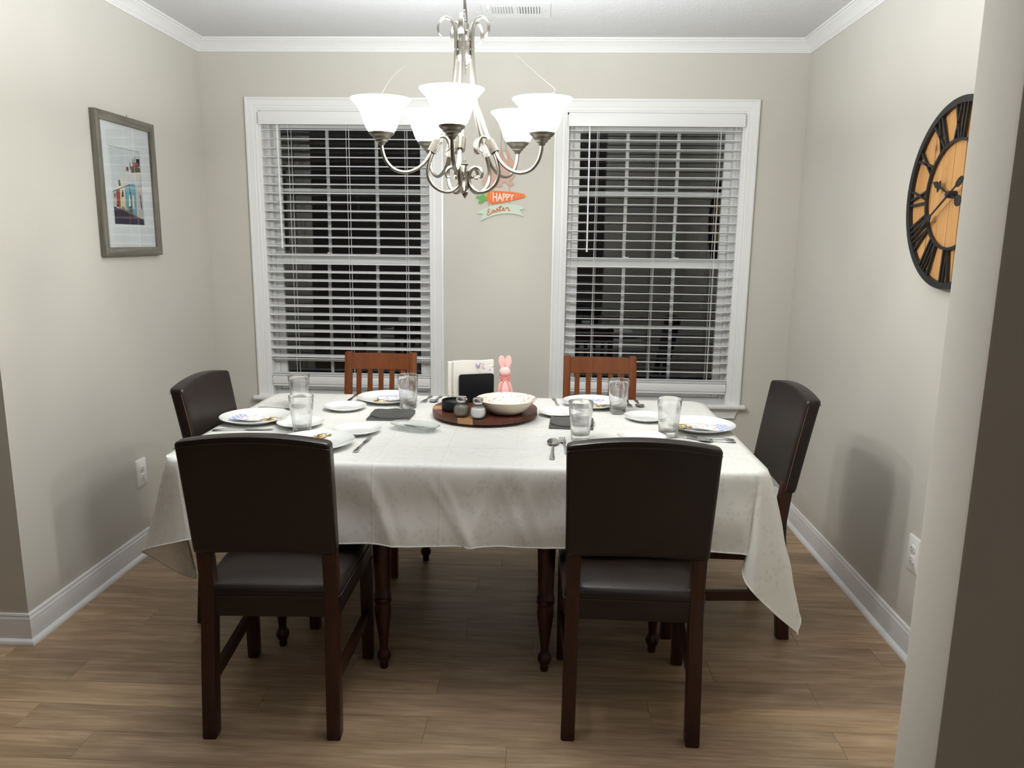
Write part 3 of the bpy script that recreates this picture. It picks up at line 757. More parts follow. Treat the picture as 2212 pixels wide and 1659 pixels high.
cr = obj('carrot', MB().prism(smooth_poly([(-.0754,.0546),(-.0702,.0667),(-.0579,.0746),(-.0403,.0755),(.0231,.072),(.0795,.0671),(.1183,.0599),(.1261,.0525),(.1238,.0456),(.1115,.0394),(.0448,.0233),(-.0045,.0135),(-.0433,.0087),(-.061,.0119),(-.0717,.0221),(-.0771,.0375)], 3), .003, .008), 'sign_orange', t)
q = MB()
for x0, z0, x1, z1 in ((-.0572,.0719,-.0559,.036), (.0802,.0647,.0791,.0408), (.0964,.0631,.0946,.046), (.0059,.028,.0061,.015), (-.047,.0745,-.0465,.058)):
    q.prism([(x0-.0016, z0), (x0+.0016, z0), (x1+.001, z1), (x1-.001, z1)], .008, .0086)
obj('ticks', q, 'sign_amber', cr)
for k, (L, mt) in enumerate((([(-.0762,.0615),(-.0861,.0648),(-.1107,.0509),(-.1266,.049),(-.1348,.0421),(-.1319,.037),(-.1177,.033),(-.1001,.0338),(-.0824,.0409)], 'sign_green'),
          ([(-.1001,.0356),(-.1142,.0268),(-.1212,.0165),(-.1159,.0096),(-.1,.0115),(-.0859,.0237),(-.0735,.0272),(-.0807,.0426)], 'sign_green'),
          ([(-.0931,.0613),(-.0826,.0717),(-.0685,.0711),(-.0747,.0547),(-.0807,.0409)], 'sign_green_light'))):
    obj('leaf', MB().prism(smooth_poly(L, 3), .003+.0006*k, .0075+.0006*k), mt, t)
def text_mesh(body, size, ext):
    cu = bpy.data.curves.new('lettering', 'FONT'); cu.body = body; cu.size = size; cu.extrude = ext; cu.align_x = 'CENTER'; cu.align_y = 'CENTER'; cu.resolution_u = 3; cu.offset = size*.012
    o = bpy.data.objects.new('lettering', cu); COL.objects.link(o)
    me = bpy.data.meshes.new_from_object(o.evaluated_get(bpy.context.evaluated_depsgraph_get()))
    bpy.data.objects.remove(o); bpy.data.curves.remove(cu); return me
me = text_mesh('HAPPY', .052, .0006); me.materials.clear(); me.materials.append(MATS['sign_white'])
xsn = [v.co.x for v in me.vertices]; ysn = [v.co.y for v in me.vertices]; ww, hh = max(xsn)-min(xsn), max(ysn)-min(ysn); cxx, cyy = (max(xsn)+min(xsn))/2, (max(ysn)+min(ysn))/2
for v in me.vertices:
    lx = (v.co.x-cxx)/ww; v.co.x = .011+lx*.112; v.co.y = .0430+(v.co.y-cyy)/hh*(.045-.016*(lx+.5))
obj('lettering', me, None, cr, loc=(0, 0, .0086))
bn = obj('banner', MB().prism([(-.1299,-.0422),(-.1104,-.0282),(-.0857,-.0141),(-.0503,-.0017),(-.0044,.0056),(.0379,.0078),(.0733,.0047),(.1016,-.0036),(.1272,-.0147),(.0966,-.0226),(.1182,-.0558),(.1023,-.0501),(.0739,-.0435),(.0385,-.0404),(-.004,-.0436),(-.0393,-.0516),(-.0747,-.0641),(-.1109,-.0808),(-.0979,-.0436)], .003, .008), 'sign_mint', t)
SC = [ # brush-script strokes, x y in letter units along the banner
  [(.14,.86),(.02,1.0),(-.10,.86),(-.06,.64),(.06,.56),(-.10,.46),(-.16,.22),(-.04,.02),(.14,.10),(.22,.24)],
  [(.52,.50),(.40,.56),(.29,.40),(.30,.16),(.40,.12),(.50,.30),(.54,.52),(.53,.24),(.60,.14),(.68,.26)],
  [(.68,.26),(.80,.60),(.84,.66),(.86,.44),(.90,.24),(.82,.10),(.70,.14)],
  [(.90,.20),(1.02,.36),(1.10,.72),(1.16,1.02),(1.10,.60),(1.08,.24),(1.18,.14),(1.30,.26)],
  [(.92,.74),(1.08,.80),(1.34,.78)],
  [(1.30,.26),(1.44,.40),(1.50,.56),(1.42,.60),(1.36,.40),(1.40,.18),(1.52,.14),(1.64,.28)],
  [(1.64,.28),(1.74,.60),(1.77,.70),(1.79,.56),(1.90,.57),(1.96,.50),(1.92,.22),(2.00,.12),(2.12,.26)]]
q = MB()
for stx in SC:
    pts = []
    for v in crom([(x, y, 0) for x, y in stx], 6):
        X = -.0735+(v.x+.15)*.0535; base = -.0475+.030*(1-((X-.030)/.115)**2)-.0
        pts.append((X, base+v.y*.0300-.012, .0084))
    q.tube(pts, .0014, 6, flat=(.0021, .0006))
obj('script_lettering', q, 'sign_rust', bn)
q = MB()
for p in (((-.0663,.0101),(-.0663,-.0036)), ((-.049,.0103),(-.049,-.0017)), ((.043,.0275),(.0432,.0061)), ((.0412,.1052),(.0415,.0694)), ((-.0485,.0976),(-.0483,.0737))):
    q.prism([(p[0][0]-.0026, p[0][1]+.003), (p[0][0]+.0026, p[0][1]+.003), (p[1][0]+.0026, p[1][1]-.003), (p[1][0]-.0026, p[1][1]-.003)], .0026, .0034)
obj('hanging_ribbon', q, 'sign_tan', t)
q = MB().tube([(-.0045, .262, .005), (-.0028, .3921, .004), (.0243, .2857, .005)], .0012, 6); q.lathe([(0, 0), (.003, .001), (.003, .006), (0, .007)], 10, (-.0028, .392, .0))
obj('hanging_cord', q, 'twine', t)

# ================================================================== CHANDELIER
CX, CY = -.071, -1.750
ch = thing('chandelier', 'brushed nickel chandelier with five glowing bell shades above the table', 'chandelier', (CX, CY, 1.70), (.026, 0, 0))
ZF = lambda z: 1.566+(z-1.572)*.961        # drawn at a slightly larger size; scaled to fit
ZC = lambda z: ZF(z)-1.70 if z < 2.1 else z-1.70
# centre: hub column, finials, cable, chain, canopy
hub = MB().lathe([(0, 2.062), (.004, 2.060), (.004, 2.046), (.009, 2.044), (.012, 2.038), (.020, 2.030), (.0215, 2.024), (.0205, 2.020), (.0205, 1.992), (.024, 1.986), (.022, 1.978), (.012, 1.968), (.005, 1.962), (.007, 1.956), (.004, 1.950), (.0065, 1.944), (.003, 1.934), (0, 1.930)], 24)
hub.v = [(x, y, ZC(z)) for x, y, z in hub.v]; obj('upper_hub', hub, 'nickel', ch)
low = MB().lathe([(0, 1.690), (.004, 1.684), (.005, 1.676), (.010, 1.672), (.010, 1.668), (.005, 1.664), (.006, 1.655), (.013, 1.650), (.0135, 1.640), (.0125, 1.612), (.014, 1.606), (.012, 1.598), (.006, 1.592), (.010, 1.587), (.009, 1.580), (.004, 1.572), (0, 1.566)], 24)
low.v = [(x, y, ZC(z)) for x, y, z in low.v]; obj('lower_hub', low, 'nickel', ch)
obj('loop', MB().tube([(0.011*math.cos(a), 0, ZC(2.072)+.013*math.sin(a)) for a in [2*PI*i/20 for i in range(20)]], .0022, 8, up=(0, 1, 0), closed=True), 'nickel', ch)
lk = MB().tube([(.0095*math.cos(a), 0, (.0105 if math.sin(a) > 0 else -.0105)+.0095*math.sin(a)) for a in [2*PI*i/24 for i in range(24)]], .0020, 8, up=(0, 1, 0), closed=True).mesh('chain_link', ['nickel'])
z = 2.104; i = 0
while z < 2.405:
    o = bpy.data.objects.new('chain_link', lk); COL.objects.link(o); o.parent = ch; o.location = (0, 0, ZC(z)); o.rotation_euler = (0, 0, PI/2 if i % 2 == 0 else .15); z += .0325; i += 1
obj('cord', MB().tube([(.004*math.sin(k*1.1)+.004, .004*math.cos(k*1.1), ZC(2.05+k*.02)) for k in range(19)], .0024, 6, up=(0, 1, 0)), 'nickel', ch)
cp = MB().lathe([(0, 2.405), (.012, 2.406), (.030, 2.412), (.055, 2.425), (.062, 2.436), (.062, 2.4395), (0, 2.4395)], 32); cp.v = [(x, y, ZC(z)) for x, y, z in cp.v]
obj('canopy', cp, 'nickel', ch)
RA = [(.070,2.036),(.079,2.050),(.078,2.072),(.062,2.090),(.042,2.087),(.030,2.066),(.0265,2.03),(.028,1.97),(.034,1.91),(.047,1.84),(.068,1.775),(.094,1.715),(.112,1.668),(.1155,1.636),(.104,1.609),(.080,1.591),(.050,1.586),(.027,1.598),(.0155,1.620),(.018,1.644),(.032,1.660),(.050,1.658),(.060,1.644),(.056,1.630),(.047,1.632)]
RB = [(.060,1.706),(.049,1.716),(.049,1.735),(.060,1.750),(.077,1.749),(.091,1.730),(.104,1.705),(.124,1.674),(.152,1.652),(.186,1.642),(.220,1.650),(.243,1.674),(.2535,1.704),(.255,1.722)]
RS = .245
shade_prof = [(r*.945, z*.93) for r, z in [(.0335, .0), (.043, .010), (.050, .025), (.055, .042), (.062, .062), (.074, .082), (.087, .096), (.0915, .101), (.0905, .1035), (.085, .0985), (.072, .084), (.060, .064), (.053, .043), (.048, .026), (.041, .012), (.032, .003)]]
cupp = [(0, -.030), (.008, -.030), (.010, -.026), (.012, -.022), (.017, -.020), (.018, -.015), (.024, -.012), (.026, -.007), (.032, -.003), (.0365, .002), (.037, .006), (.034, .007), (.020, .002), (0, .002)]
for k in range(5):
    az = math.radians(-92+72*k)
    d = Vector((math.cos(az), math.sin(az), 0)); tn = Vector((-d.y, d.x, 0))
    P3 = lambda L: [d*(v.x*.961) + Vector((0, 0, ZC(v.y))) for v in crom([(a, b, 0) for a, b in L], 6)]
    pa, pb = P3(RA), P3(RB)
    def fl(n, wide_ends):
        out = []
        for i in range(n):
            s = i/(n-1); wv, tv = .0058, .0052
            for e in wide_ends:
                dd = abs(s-e)
                if dd < .13: g = 1-dd/.13; wv = .0058+.0026*g; tv = .0052-.0034*g
            out.append((wv, tv))
        return out
    m = MB(); arm_mb = m
    # oval sections: wide across the arm's plane near the scroll ends
    for pth, we in ((pa, (0, 1)), (pb, (0,))):
        F = fl(len(pth), we); N = len(pth); o0 = len(m.v); vs = []; n = 10
        for i, p in enumerate(pth):
            tt = (pth[min(i+1, N-1)]-pth[max(i-1, 0)]).normalized(); b = tt.cross(tn)
            for q in range(n):
                th = 2*PI*q/n; vs.append(p+tn*F[i][0]*math.cos(th)+b*F[i][1]*math.sin(th))
        fs = [(i*n+q, i*n+(q+1) % n, (i+1)*n+(q+1) % n, (i+1)*n+q) for i in range(N-1) for q in range(n)]
        fs += [tuple(range(n-1, -1, -1)), tuple((N-1)*n+q for q in range(n))]; m.add(vs, fs)
    # pins that hold the arm to the hubs
    m.tube([d*.018+Vector((0, 0, ZC(2.005))), d*.031+Vector((0, 0, ZC(2.005)))], .004, 8); m.tube([d*.010+Vector((0, 0, ZC(1.632))), d*.0165+Vector((0, 0, ZC(1.632)))], .005, 8)
    m.lathe([(0, -.005), (.004, -.003), (.005, 0), (.004, .003), (0, .005)], 10, tuple(d*.026+Vector((0, 0, ZC(1.632)))))
    arm = obj('arm', m, 'nickel', ch)
    # ribbed collar binding the two rods
    c0 = d*.0889+Vector((0, 0, ZC(1.7215))); ax = (Vector((d.x*.5, d.y*.5, -.87))).normalized()
    col_ = MB(); pts = []; rad = []
    for i in range(25):
        pts.append(c0+ax*(-.019+.038*i/24)); rad.append(.0137 if i % 2 else .0146)
    col_.tube(pts, rad, 16, up=tuple(tn)); obj('collar', col_, 'nickel', arm)
    cpos = d*RS+Vector((0, 0, 1.738-1.70))
    obj('lamp_cup', MB().lathe(cupp, 28), 'nickel', arm, loc=cpos)
    obj('shade', MB().lathe(shade_prof, 40), 'alabaster_shade', arm, loc=cpos+Vector((0, 0, .002)))
    bl = obj('bulb', MB().lathe([(0, -.034), (.012, -.034), (.014, -.020), (.026, -.008), (.030, .004), (.028, .016), (.018, .027), (0, .031)], 20), 'bulb_glow', arm, loc=cpos+Vector((0, 0, .0725)))
    ld = bpy.data.lights.new('bulb_light', 'POINT'); ld.energy = BULB_W; ld.color = BULB_COL; ld.shadow_soft_size = .022
    lo = bpy.data.objects.new('bulb_light', ld); COL.objects.link(lo); lo.parent = bl; lo.location = (0, 0, .004)

# ---- fill lamp added out of view behind the camera, brightens walls facing it
fl = thing('fill_lamp', 'added fill lamp shaped as a round frosted ceiling fixture, unseen behind the camera', 'lamp', (-.6, -6.2, CEIL))
obj('ring', MB().lathe([(0, -.001), (.170, -.001), (.175, -.010), (.170, -.028), (.155, -.030), (.155, -.026), (0, -.026)], 40), 'nickel', fl)
obj('dome', MB().lathe([(.153, -.030), (.140, -.060), (.105, -.085), (.055, -.100), (0, -.104)], 36), 'alabaster_shade', fl)
ld = bpy.data.lights.new('fill_light', 'POINT'); ld.energy = FILL_W; ld.color = (1, .95, .88); ld.shadow_soft_size = .12
lo = bpy.data.objects.new('fill_light', ld); COL.objects.link(lo); lo.parent = fl; lo.location = (0, 0, -.24)

# ================================================================== TABLE
tb = thing('dining_table', 'dark red gateleg dining table with turned legs beneath the white cloth', 'table', (-.075, -1.320, 0))
TX0, TX1, TY0, TY1 = -1.022, .880, -1.850, -.790      # cloth edge outline
top = MB().rloft([(.722, .945, .525, .09, .004, 0), (.726, .949, .529, .09, .004, 0), (.744, .949, .529, .09, .004, 0), (.7475, .946, .526, .09, .004, 0)], 8)
obj('tabletop', top, 'table_wood', tb)
LEG = [(0, .0), (.013, .0), (.0145, .012), (.014, .022), (.021, .032), (.0245, .045), (.021, .058), (.0145, .066), (.0135, .075), (.016, .10), (.021, .145), (.0265, .190), (.0285, .215), (.0265, .232), (.0255, .240), (.0300, .246), (.0305, .254), (.0265, .259), (.0300, .264), (.0290, .272), (.0255, .277), (.0265, .30), (.030, .42), (.0325, .52), (.033, .56), (.028, .565), (.028, .58), (.034, .59), (.034, .722), (0, .722)]
lm = MB().lathe(LEG, 20).mesh('leg', ['table_wood'])
for x, y in ((-.346, -1.749), (.200, -1.734), (-.339, -.865), (.200, -.865), (-.737, -1.630), (.584, -1.590)):
    o = bpy.data.objects.new('leg', lm); COL.objects.link(o); o.parent = tb; o.location = (x+.075, y+1.320, 0)
ap = MB()
ap.box((-.30, -.440, .62), (.30, -.420, .722)); ap.box((-.30, .445, .62), (.30, .465, .722)); ap.box((-.285, -.42, .62), (-.265, .445, .722)); ap.box((.262, -.42, .62), (.282, .445, .722))
obj('apron', ap, 'table_wood', tb)
g = MB(); g.box((-.665, -.323, .64), (-.285, -.297, .715)); g.box((.282, -.283, .64), (.665, -.257, .715)); obj('gate_rail', g, 'table_wood', tb)

# ---- tablecloth
NS = 360
def outline():
    """points round the table edge, counter-clockwise from the middle of the front, with outward normals and a corner tag"""
    r = .055; pts = []
    cs = [((TX1-r, TY0+r), -PI/2, 'FR'), ((TX1-r, TY1-r), 0, 'BR'), ((TX0+r, TY1-r), PI/2, 'BL'), ((TX0+r, TY0+r), PI, 'FL')]
    seg = []
    mid = ((TX0+TX1)/2, TY0)
    prev = mid
    for (c, a0, nm) in cs:
        s = (c[0]+r*math.cos(a0), c[1]+r*math.sin(a0)); n = Vector((math.cos(a0), math.sin(a0)))
        L = math.hypot(s[0]-prev[0], s[1]-prev[1]); k = max(4, int(L/.009))
        for i in range(k): f = i/k; seg.append((prev[0]+(s[0]-prev[0])*f, prev[1]+(s[1]-prev[1])*f, n.copy(), nm, None))
        K = 64
        for i in range(K):
            a = a0+PI/2*i/K; seg.append((c[0]+r*math.cos(a), c[1]+r*math.sin(a), Vector((math.cos(a), math.sin(a))), nm, i/K))
        prev = (c[0]+r*math.cos(a0+PI/2), c[1]+r*math.sin(a0+PI/2))
    L = math.hypot(mid[0]-prev[0], mid[1]-prev[1]); k = int(L/.009)
    for i in range(k): f = i/k; seg.append((prev[0]+(mid[0]-prev[0])*f, prev[1]+(mid[1]-prev[1])*f, Vector((0, -1)), 'FR', None))
    return seg
OUT = outline()
# hem of each corner as a curve in world space, phi 0..1 round the corner
HEM = {'FR': [(.820, -1.875, .497), (.812, -1.862, .468), (.806, -1.880, .428), (.830, -1.915, .392), (.905, -1.912, .320), (.974, -1.905, .262), (.976, -1.905, .254), (.979, -1.902, .262), (.990, -1.880, .300), (.958, -1.830, .340), (.910, -1.760, .400), (.903, -1.690, .440)],
       'FL': [(-1.050, -1.66, .430), (-1.020, -1.70, .392), (-.985, -1.745, .330), (-.984, -1.750, .306), (-.988, -1.754, .306), (-1.030, -1.790, .345), (-1.100, -1.822, .415), (-1.112, -1.838, .434), (-1.06, -1.868, .462), (-.985, -1.880, .484), (-.93, -1.878, .497)],
       'BR': [(.905, -.95, .42), (.925, -.88, .36), (.955, -.80, .27), (.90, -.745, .36), (.80, -.765, .49)],
       'BL': [(-.93, -.765, .49), (-1.02, -.745, .36), (-1.09, -.80, .27), (-1.065, -.88, .36), (-1.045, -.95, .42)]}
HC = {k: crom(v, 10) for k, v in HEM.items()}
def hem_at(nm, f):
    c = HC[nm]; x = f*(len(c)-1); i = min(int(x), len(c)-2); return c[i].lerp(c[i+1], x-i)
VF = [(-.15, .10, .016, 1.3), (-.205, .15, .018, 1.0), (.055, -.115, .016, 1.2), (-.378, .075, .018, 1.2), (-.335, .06, .02, -.8), (.03, .10, .016, .8), (.10, .08, .013, .7), (.17, -.09, .026, .8), (-.02, .0, .03, -.5), (.72, .10, .02, .9), (.60, -.06, .02, .7), (-.72, .08, .03, .9), (-.85, -.1, .03, -.8)]
def wr(x, ph): return math.sin(x*9.7+ph)*.5+math.sin(x*17.3+1.7*ph+.8)*.32+math.sin(x*29.1+2.3*ph)*.18
hems = []
for (x, y, n, nm, f) in OUT:
    if f is not None: hems.append(hem_at(nm, f)); continue
    if n.y < -.5:    # front
        a = Vector(HEM['FL'][-1]); b = Vector(HEM['FR'][0]); t_ = (x-(TX0+.055))/((TX1-.055)-(TX0+.055))
        h = a.lerp(b, t_); h.x = a.x+(b.x-a.x)*t_; h.y = -1.878-.012*(1-abs(2*t_-1))+.006*wr(x, .4); h.z = .502+.006*math.sin(x*2.2+1)+.003*wr(x*1.4, 2)-.004*t_
    elif n.y > .5: h = Vector((x, TY1+.022+.006*wr(x, 1), .497))
    else:
        s = 1 if n.x > 0 else -1
        ex = TX1 if s > 0 else TX0
        far = min(1, max(0, (abs(y+1.30)-.26)/.12))    # over the chair seats the cloth hangs shorter, beside them longer
        zf = .497*(1-far)+(.440 if y < -1.3 else .42)*far
        h = Vector((ex+s*(.006+.018*far), y, zf))
    hems.append(h)
# smooth the hem where corner curves meet straight runs
for _ in range(4): hems = [hems[i] if OUT[i][4] is not None and .06 < OUT[i][4] < .94 else (hems[i-1]+hems[i]*2+hems[(i+1) % len(hems)])/4 for i in range(len(hems))]
N = len(OUT); RINGS, ROWS = 46, 26
cl = MB(); C0 = Vector(((TX0+TX1)/2, (TY0+TY1)/2)); TT = TZ-.0006
def topz(x, y): return 0.0004*(math.sin(x*31+y*13)+math.sin(y*37-x*11))*.5
vs = []
for k in range(RINGS+1):
    f = .012+.988*k/RINGS
    for (x, y, n, nm, ff) in OUT:
        px, py = C0.x+(x-C0.x)*f, C0.y+(y-C0.y)*f
        edge = max(0, (k/RINGS-.985))/.015 if k == RINGS else 0
        vs.append((px, py, TT+topz(px, py)-.0012*edge))
fs = [(k*N+i, k*N+(i+1) % N, (k+1)*N+(i+1) % N, (k+1)*N+i) for k in range(RINGS) for i in range(N)]
fs.append(tuple(range(N)))
base = RINGS*N
for j in range(1, ROWS+1):
    v = j/ROWS
    for i, (x, y, n, nm, f) in enumerate(OUT):
        T = Vector((x, y, TT)); H = hems[i]
        p = T.lerp(H, v)
        bul = .010*(1-math.exp(-v*14))*(1-v)            # the cloth turns over the edge with a small radius
        d = Vector((n.x, n.y, 0))
        sdr = x if abs(n.y) > .5 else y
        amp = (.0125 if f is None else .006)*math.sin(min(1, v*1.15)*PI*.62)*(1 if abs(n.y) > .5 or f is not None else .25)
        wv = wr(sdr*(1.15-.35*v)+v*.35*math.sin(sdr*3.1), 1.3 if n.y < 0 else 2.9)
        diag = math.sin((sdr*7.5+v*3.2))*math.sin((sdr*5.1-v*4.1))
        for ax, sl, wd, hgt in VF: diag += (.62*hgt*math.exp(-abs((sdr-ax-sl*v)/(wd*(.6+.7*v)))**1.4)*min(1, v*4) if n.y < -.5 else 0)
        p = p+d*(bul+amp*(wv*.8+diag*.7))
        vs.append(tuple(p))
for j in range(ROWS):
    for i in range(N):
        i2 = (i+1) % N; a = base+j*N; b = base+(j+1)*N
        fs.append((a+i, a+i2, b+i2, b+i))
cl.add(vs, fs)
hem_pts = [Vector(vs[base+ROWS*N+i]) for i in range(N)]
cl.v = [(a+.075, b+1.32, c) for a, b, c in cl.v]
cloth = obj('tablecloth', cl, 'damask', None, loc=(-.075, -1.32, 0), angle=75)
tag(cloth, 'white damask tablecloth draped over the dining table to hanging corners', 'tablecloth')
hm = MB().tube([p+Vector((.075, 1.32, 0)) for p in hem_pts], .0024, 6, closed=True, flat=None)
obj('hem', hm, 'damask', cloth)
obj('loose_thread', MB().tube(crom([(.098, -.563, .505), (.094, -.566, .494), (.090, -.567, .478)], 5), .0006, 5), 'thread', cloth)

# ================================================================== LEATHER CHAIRS
def leather_chair(label):
    t = thing('dining_chair', label, 'chair'); t['group'] = 'dark brown leather dining chairs'
    # rear legs: kicked back at the foot, leaning back above the seat
    def rear(sx):
        L = [(0, -.2165, .0205), (.006, -.2165, .0215), (.18, -.2020, .0215), (.40, -.1770, .0215), (.46, -.1765, .021), (.60, -.1930, .019)]
        return MB().rloft([(z, .0205 if z > .005 else .0185, h, .004, sx*(.1805-.004*min(1, z/.45)), y) for z, y, h in L], 3)
    for sx in (-1, 1): obj('leg', rear(sx), 'mahogany', t)
    for sx in (-1, 1): obj('leg', MB().rloft([(0, .0165, .0165, .003, sx*.199, .2165), (.006, .0185, .0185, .003, sx*.199, .2165), (.37, .0205, .0205, .003, sx*.199, .2145)], 3), 'mahogany', t)
    for sx in (-1, 1):
        obj('stretcher', MB().add([(sx*.170, -.19, .150), (sx*.189, -.19, .150), (sx*.189, -.19, .186), (sx*.170, -.19, .186), (sx*.190, .205, .150), (sx*.209, .205, .150), (sx*.209, .205, .186), (sx*.190, .205, .186)],
            [(0,3,2,1) if sx > 0 else (0,1,2,3), (4,5,6,7) if sx > 0 else (7,6,5,4), (0,1,5,4) if sx > 0 else (4,5,1,0), (1,2,6,5) if sx > 0 else (5,6,2,1), (2,3,7,6) if sx > 0 else (6,7,3,2), (3,0,4,7) if sx > 0 else (7,4,0,3)]), 'mahogany', t)
    # seat: leather box, wider at the front, domed cushion
    def trap(v):
        k = (v.y+.195)/.43; return Vector((v.x*(.90+.085*k), v.y, v.z))
    lv = [(.366, .218, .212, .010, 0, .020), (.372, .222, .215, .012, 0, .020), (.420, .222, .215, .012, 0, .020), (.4275, .221, .214, .014, 0, .020), (.431, .223, .216, .014, 0, .020), (.444, .224, .217, .018, 0, .020), (.456, .219, .212, .03, 0, .020), (.464, .205, .198, .05, 0, .020), (.470, .165, .158, .07, 0, .020), (.474, .10, .095, .06, 0, .020), (.475, .02, .02, .01, 0, .020)]
    seat = MB().rloft(lv, 7, fn=trap)
    so = obj('seat', seat, 'leather', t, angle=60)
    zr = .429; hx, hy = .2235, .2165
    rim = []
    for q, (sx, sy) in enumerate(((1, 1), (-1, 1), (-1, -1), (1, -1))):
        for k in range(5):
            a = q*PI/2+PI/2*k/4; rim.append(trap(Vector((sx*(hx-.014)+.014*math.cos(a), .020+sy*(hy-.014)+.014*math.sin(a), zr))))
    obj('piping', MB().tube(rim, .0014, 5, closed=True), 'seam_dark', so)
    # backrest: padded panel, arched top, leaning
    zb, zt = .562, .900
    def defo(v):
        s = (v.z-zb)/(zt-zb); xn = v.x/.215
        x = v.x*(1+.028*s); y = v.y-.012-.050*s-.008*s*s - .012*(1-xn*xn)*.6
        z = v.z+.024*(1-xn*xn)*max(0, (s-.6)/.4) + .012*(1-xn*xn)*max(0, (.22-s)/.22)
        return Vector((x, y, z))
    cy = -.1835; L = [(zb, .1945, .016, .010), (zb+.006, .1995, .021, .012), (zb+.02, .2005, .0225, .012)]
    L += [(zb+.02+(zt-zb-.04)*i/9, .2005, .0225+.003*i/9, .012) for i in range(1, 10)]
    L += [(zt-.008, .2005, .0255, .012), (zt-.002, .1975, .023, .012), (zt, .1925, .018, .010)]
    # fine sections across x for the arch: build as a grid around the section
    m = MB(); seg = 5; NX = 14
    ring_n = None; vs = []
    for (z, hx, hy, r) in L:
        rg = []
        for a in [PI/2+PI/2*k/(seg-1) for k in range(seg)]: rg.append((-(hx-r)+r*math.cos(a), (hy-r)+r*math.sin(a)))
        for a in [PI+PI/2*k/(seg-1) for k in range(seg)]: rg.append((-(hx-r)+r*math.cos(a), -(hy-r)+r*math.sin(a)))
        for i in range(1, NX): rg.append((-(hx-r)+2*(hx-r)*i/NX, -hy))
        for a in [-PI/2+PI/2*k/(seg-1) for k in range(seg)]: rg.append(((hx-r)+r*math.cos(a), -(hy-r)+r*math.sin(a)))
        for a in [PI/2*k/(seg-1) for k in range(seg)]: rg.append(((hx-r)+r*math.cos(a), (hy-r)+r*math.sin(a)))
        for i in range(1, NX): rg.append(((hx-r)-2*(hx-r)*i/NX, hy))
        ring_n = len(rg); vs += [defo(Vector((x, y+cy, z))) for x, y in rg]
    fs = [(i*ring_n+k, i*ring_n+(k+1) % ring_n, (i+1)*ring_n+(k+1) % ring_n, (i+1)*ring_n+k) for i in range(len(L)-1) for k in range(ring_n)]
    # caps as strips between the front and rear runs
    f0 = list(range(0, seg*2)); rear_i = list(range(seg*2, seg*2+NX-1)); rc = list(range(seg*2+NX-1, seg*4+NX-1)); fr = list(range(seg*4+NX-1, ring_n))
    for base_, flip in ((0, True), ((len(L)-1)*ring_n, False)):
        A = [seg*2-1]+rear_i+[seg*2+NX-1]; B = [0]+fr[::-1]+[rc[-1]]
        B = [0]+[fr[-1-i] for i in range(NX-1)]+[rc[-1]]
        for i in range(NX):
            q = (A[i]+base_, A[i+1]+base_, B[i+1]+base_, B[i]+base_); fs.append(q[::-1] if flip else q)
        q = tuple(base_+i for i in range(0, seg*2)); fs.append(q if not flip else q[::-1])
        q = tuple(base_+i for i in rc); fs.append(q if not flip else q[::-1])
    m.add(vs, fs)
    bo = obj('backrest', m, 'leather', t, angle=50)
    for sx in (-1, 1): obj('stitching', MB().tube([defo(Vector((sx*.200, cy+.0165, zb+.012+(zt-zb-.03)*i/12))) for i in range(13)], .0009, 5), 'stitch_tan', bo)
    obj('piping', MB().tube([defo(Vector((-.199+.398*i/20, cy-.0262, zt-.016))) for i in range(21)], .0012, 5), 'seam_dark', bo)
    return t
G = 'dark brown leather dining chairs'
c1 = leather_chair('dark leather chair seen from behind, before the gold candy and butter dish')
c1.location = (-.603, -1.915, 0); c1.rotation_euler = (0, 0, math.radians(2.5))
dup(c1, (.455, -1.874, 0), math.radians(-1.5), 'dark leather chair seen from behind, nearest the hanging cloth corner', G)
dup(c1, (-.874, -1.300, 0), math.radians(-90), 'dark leather chair at the table end under the framed picture', G)
dup(c1, (.862, -1.285, 0), math.radians(91), 'dark leather chair at the table end under the round clock', G)

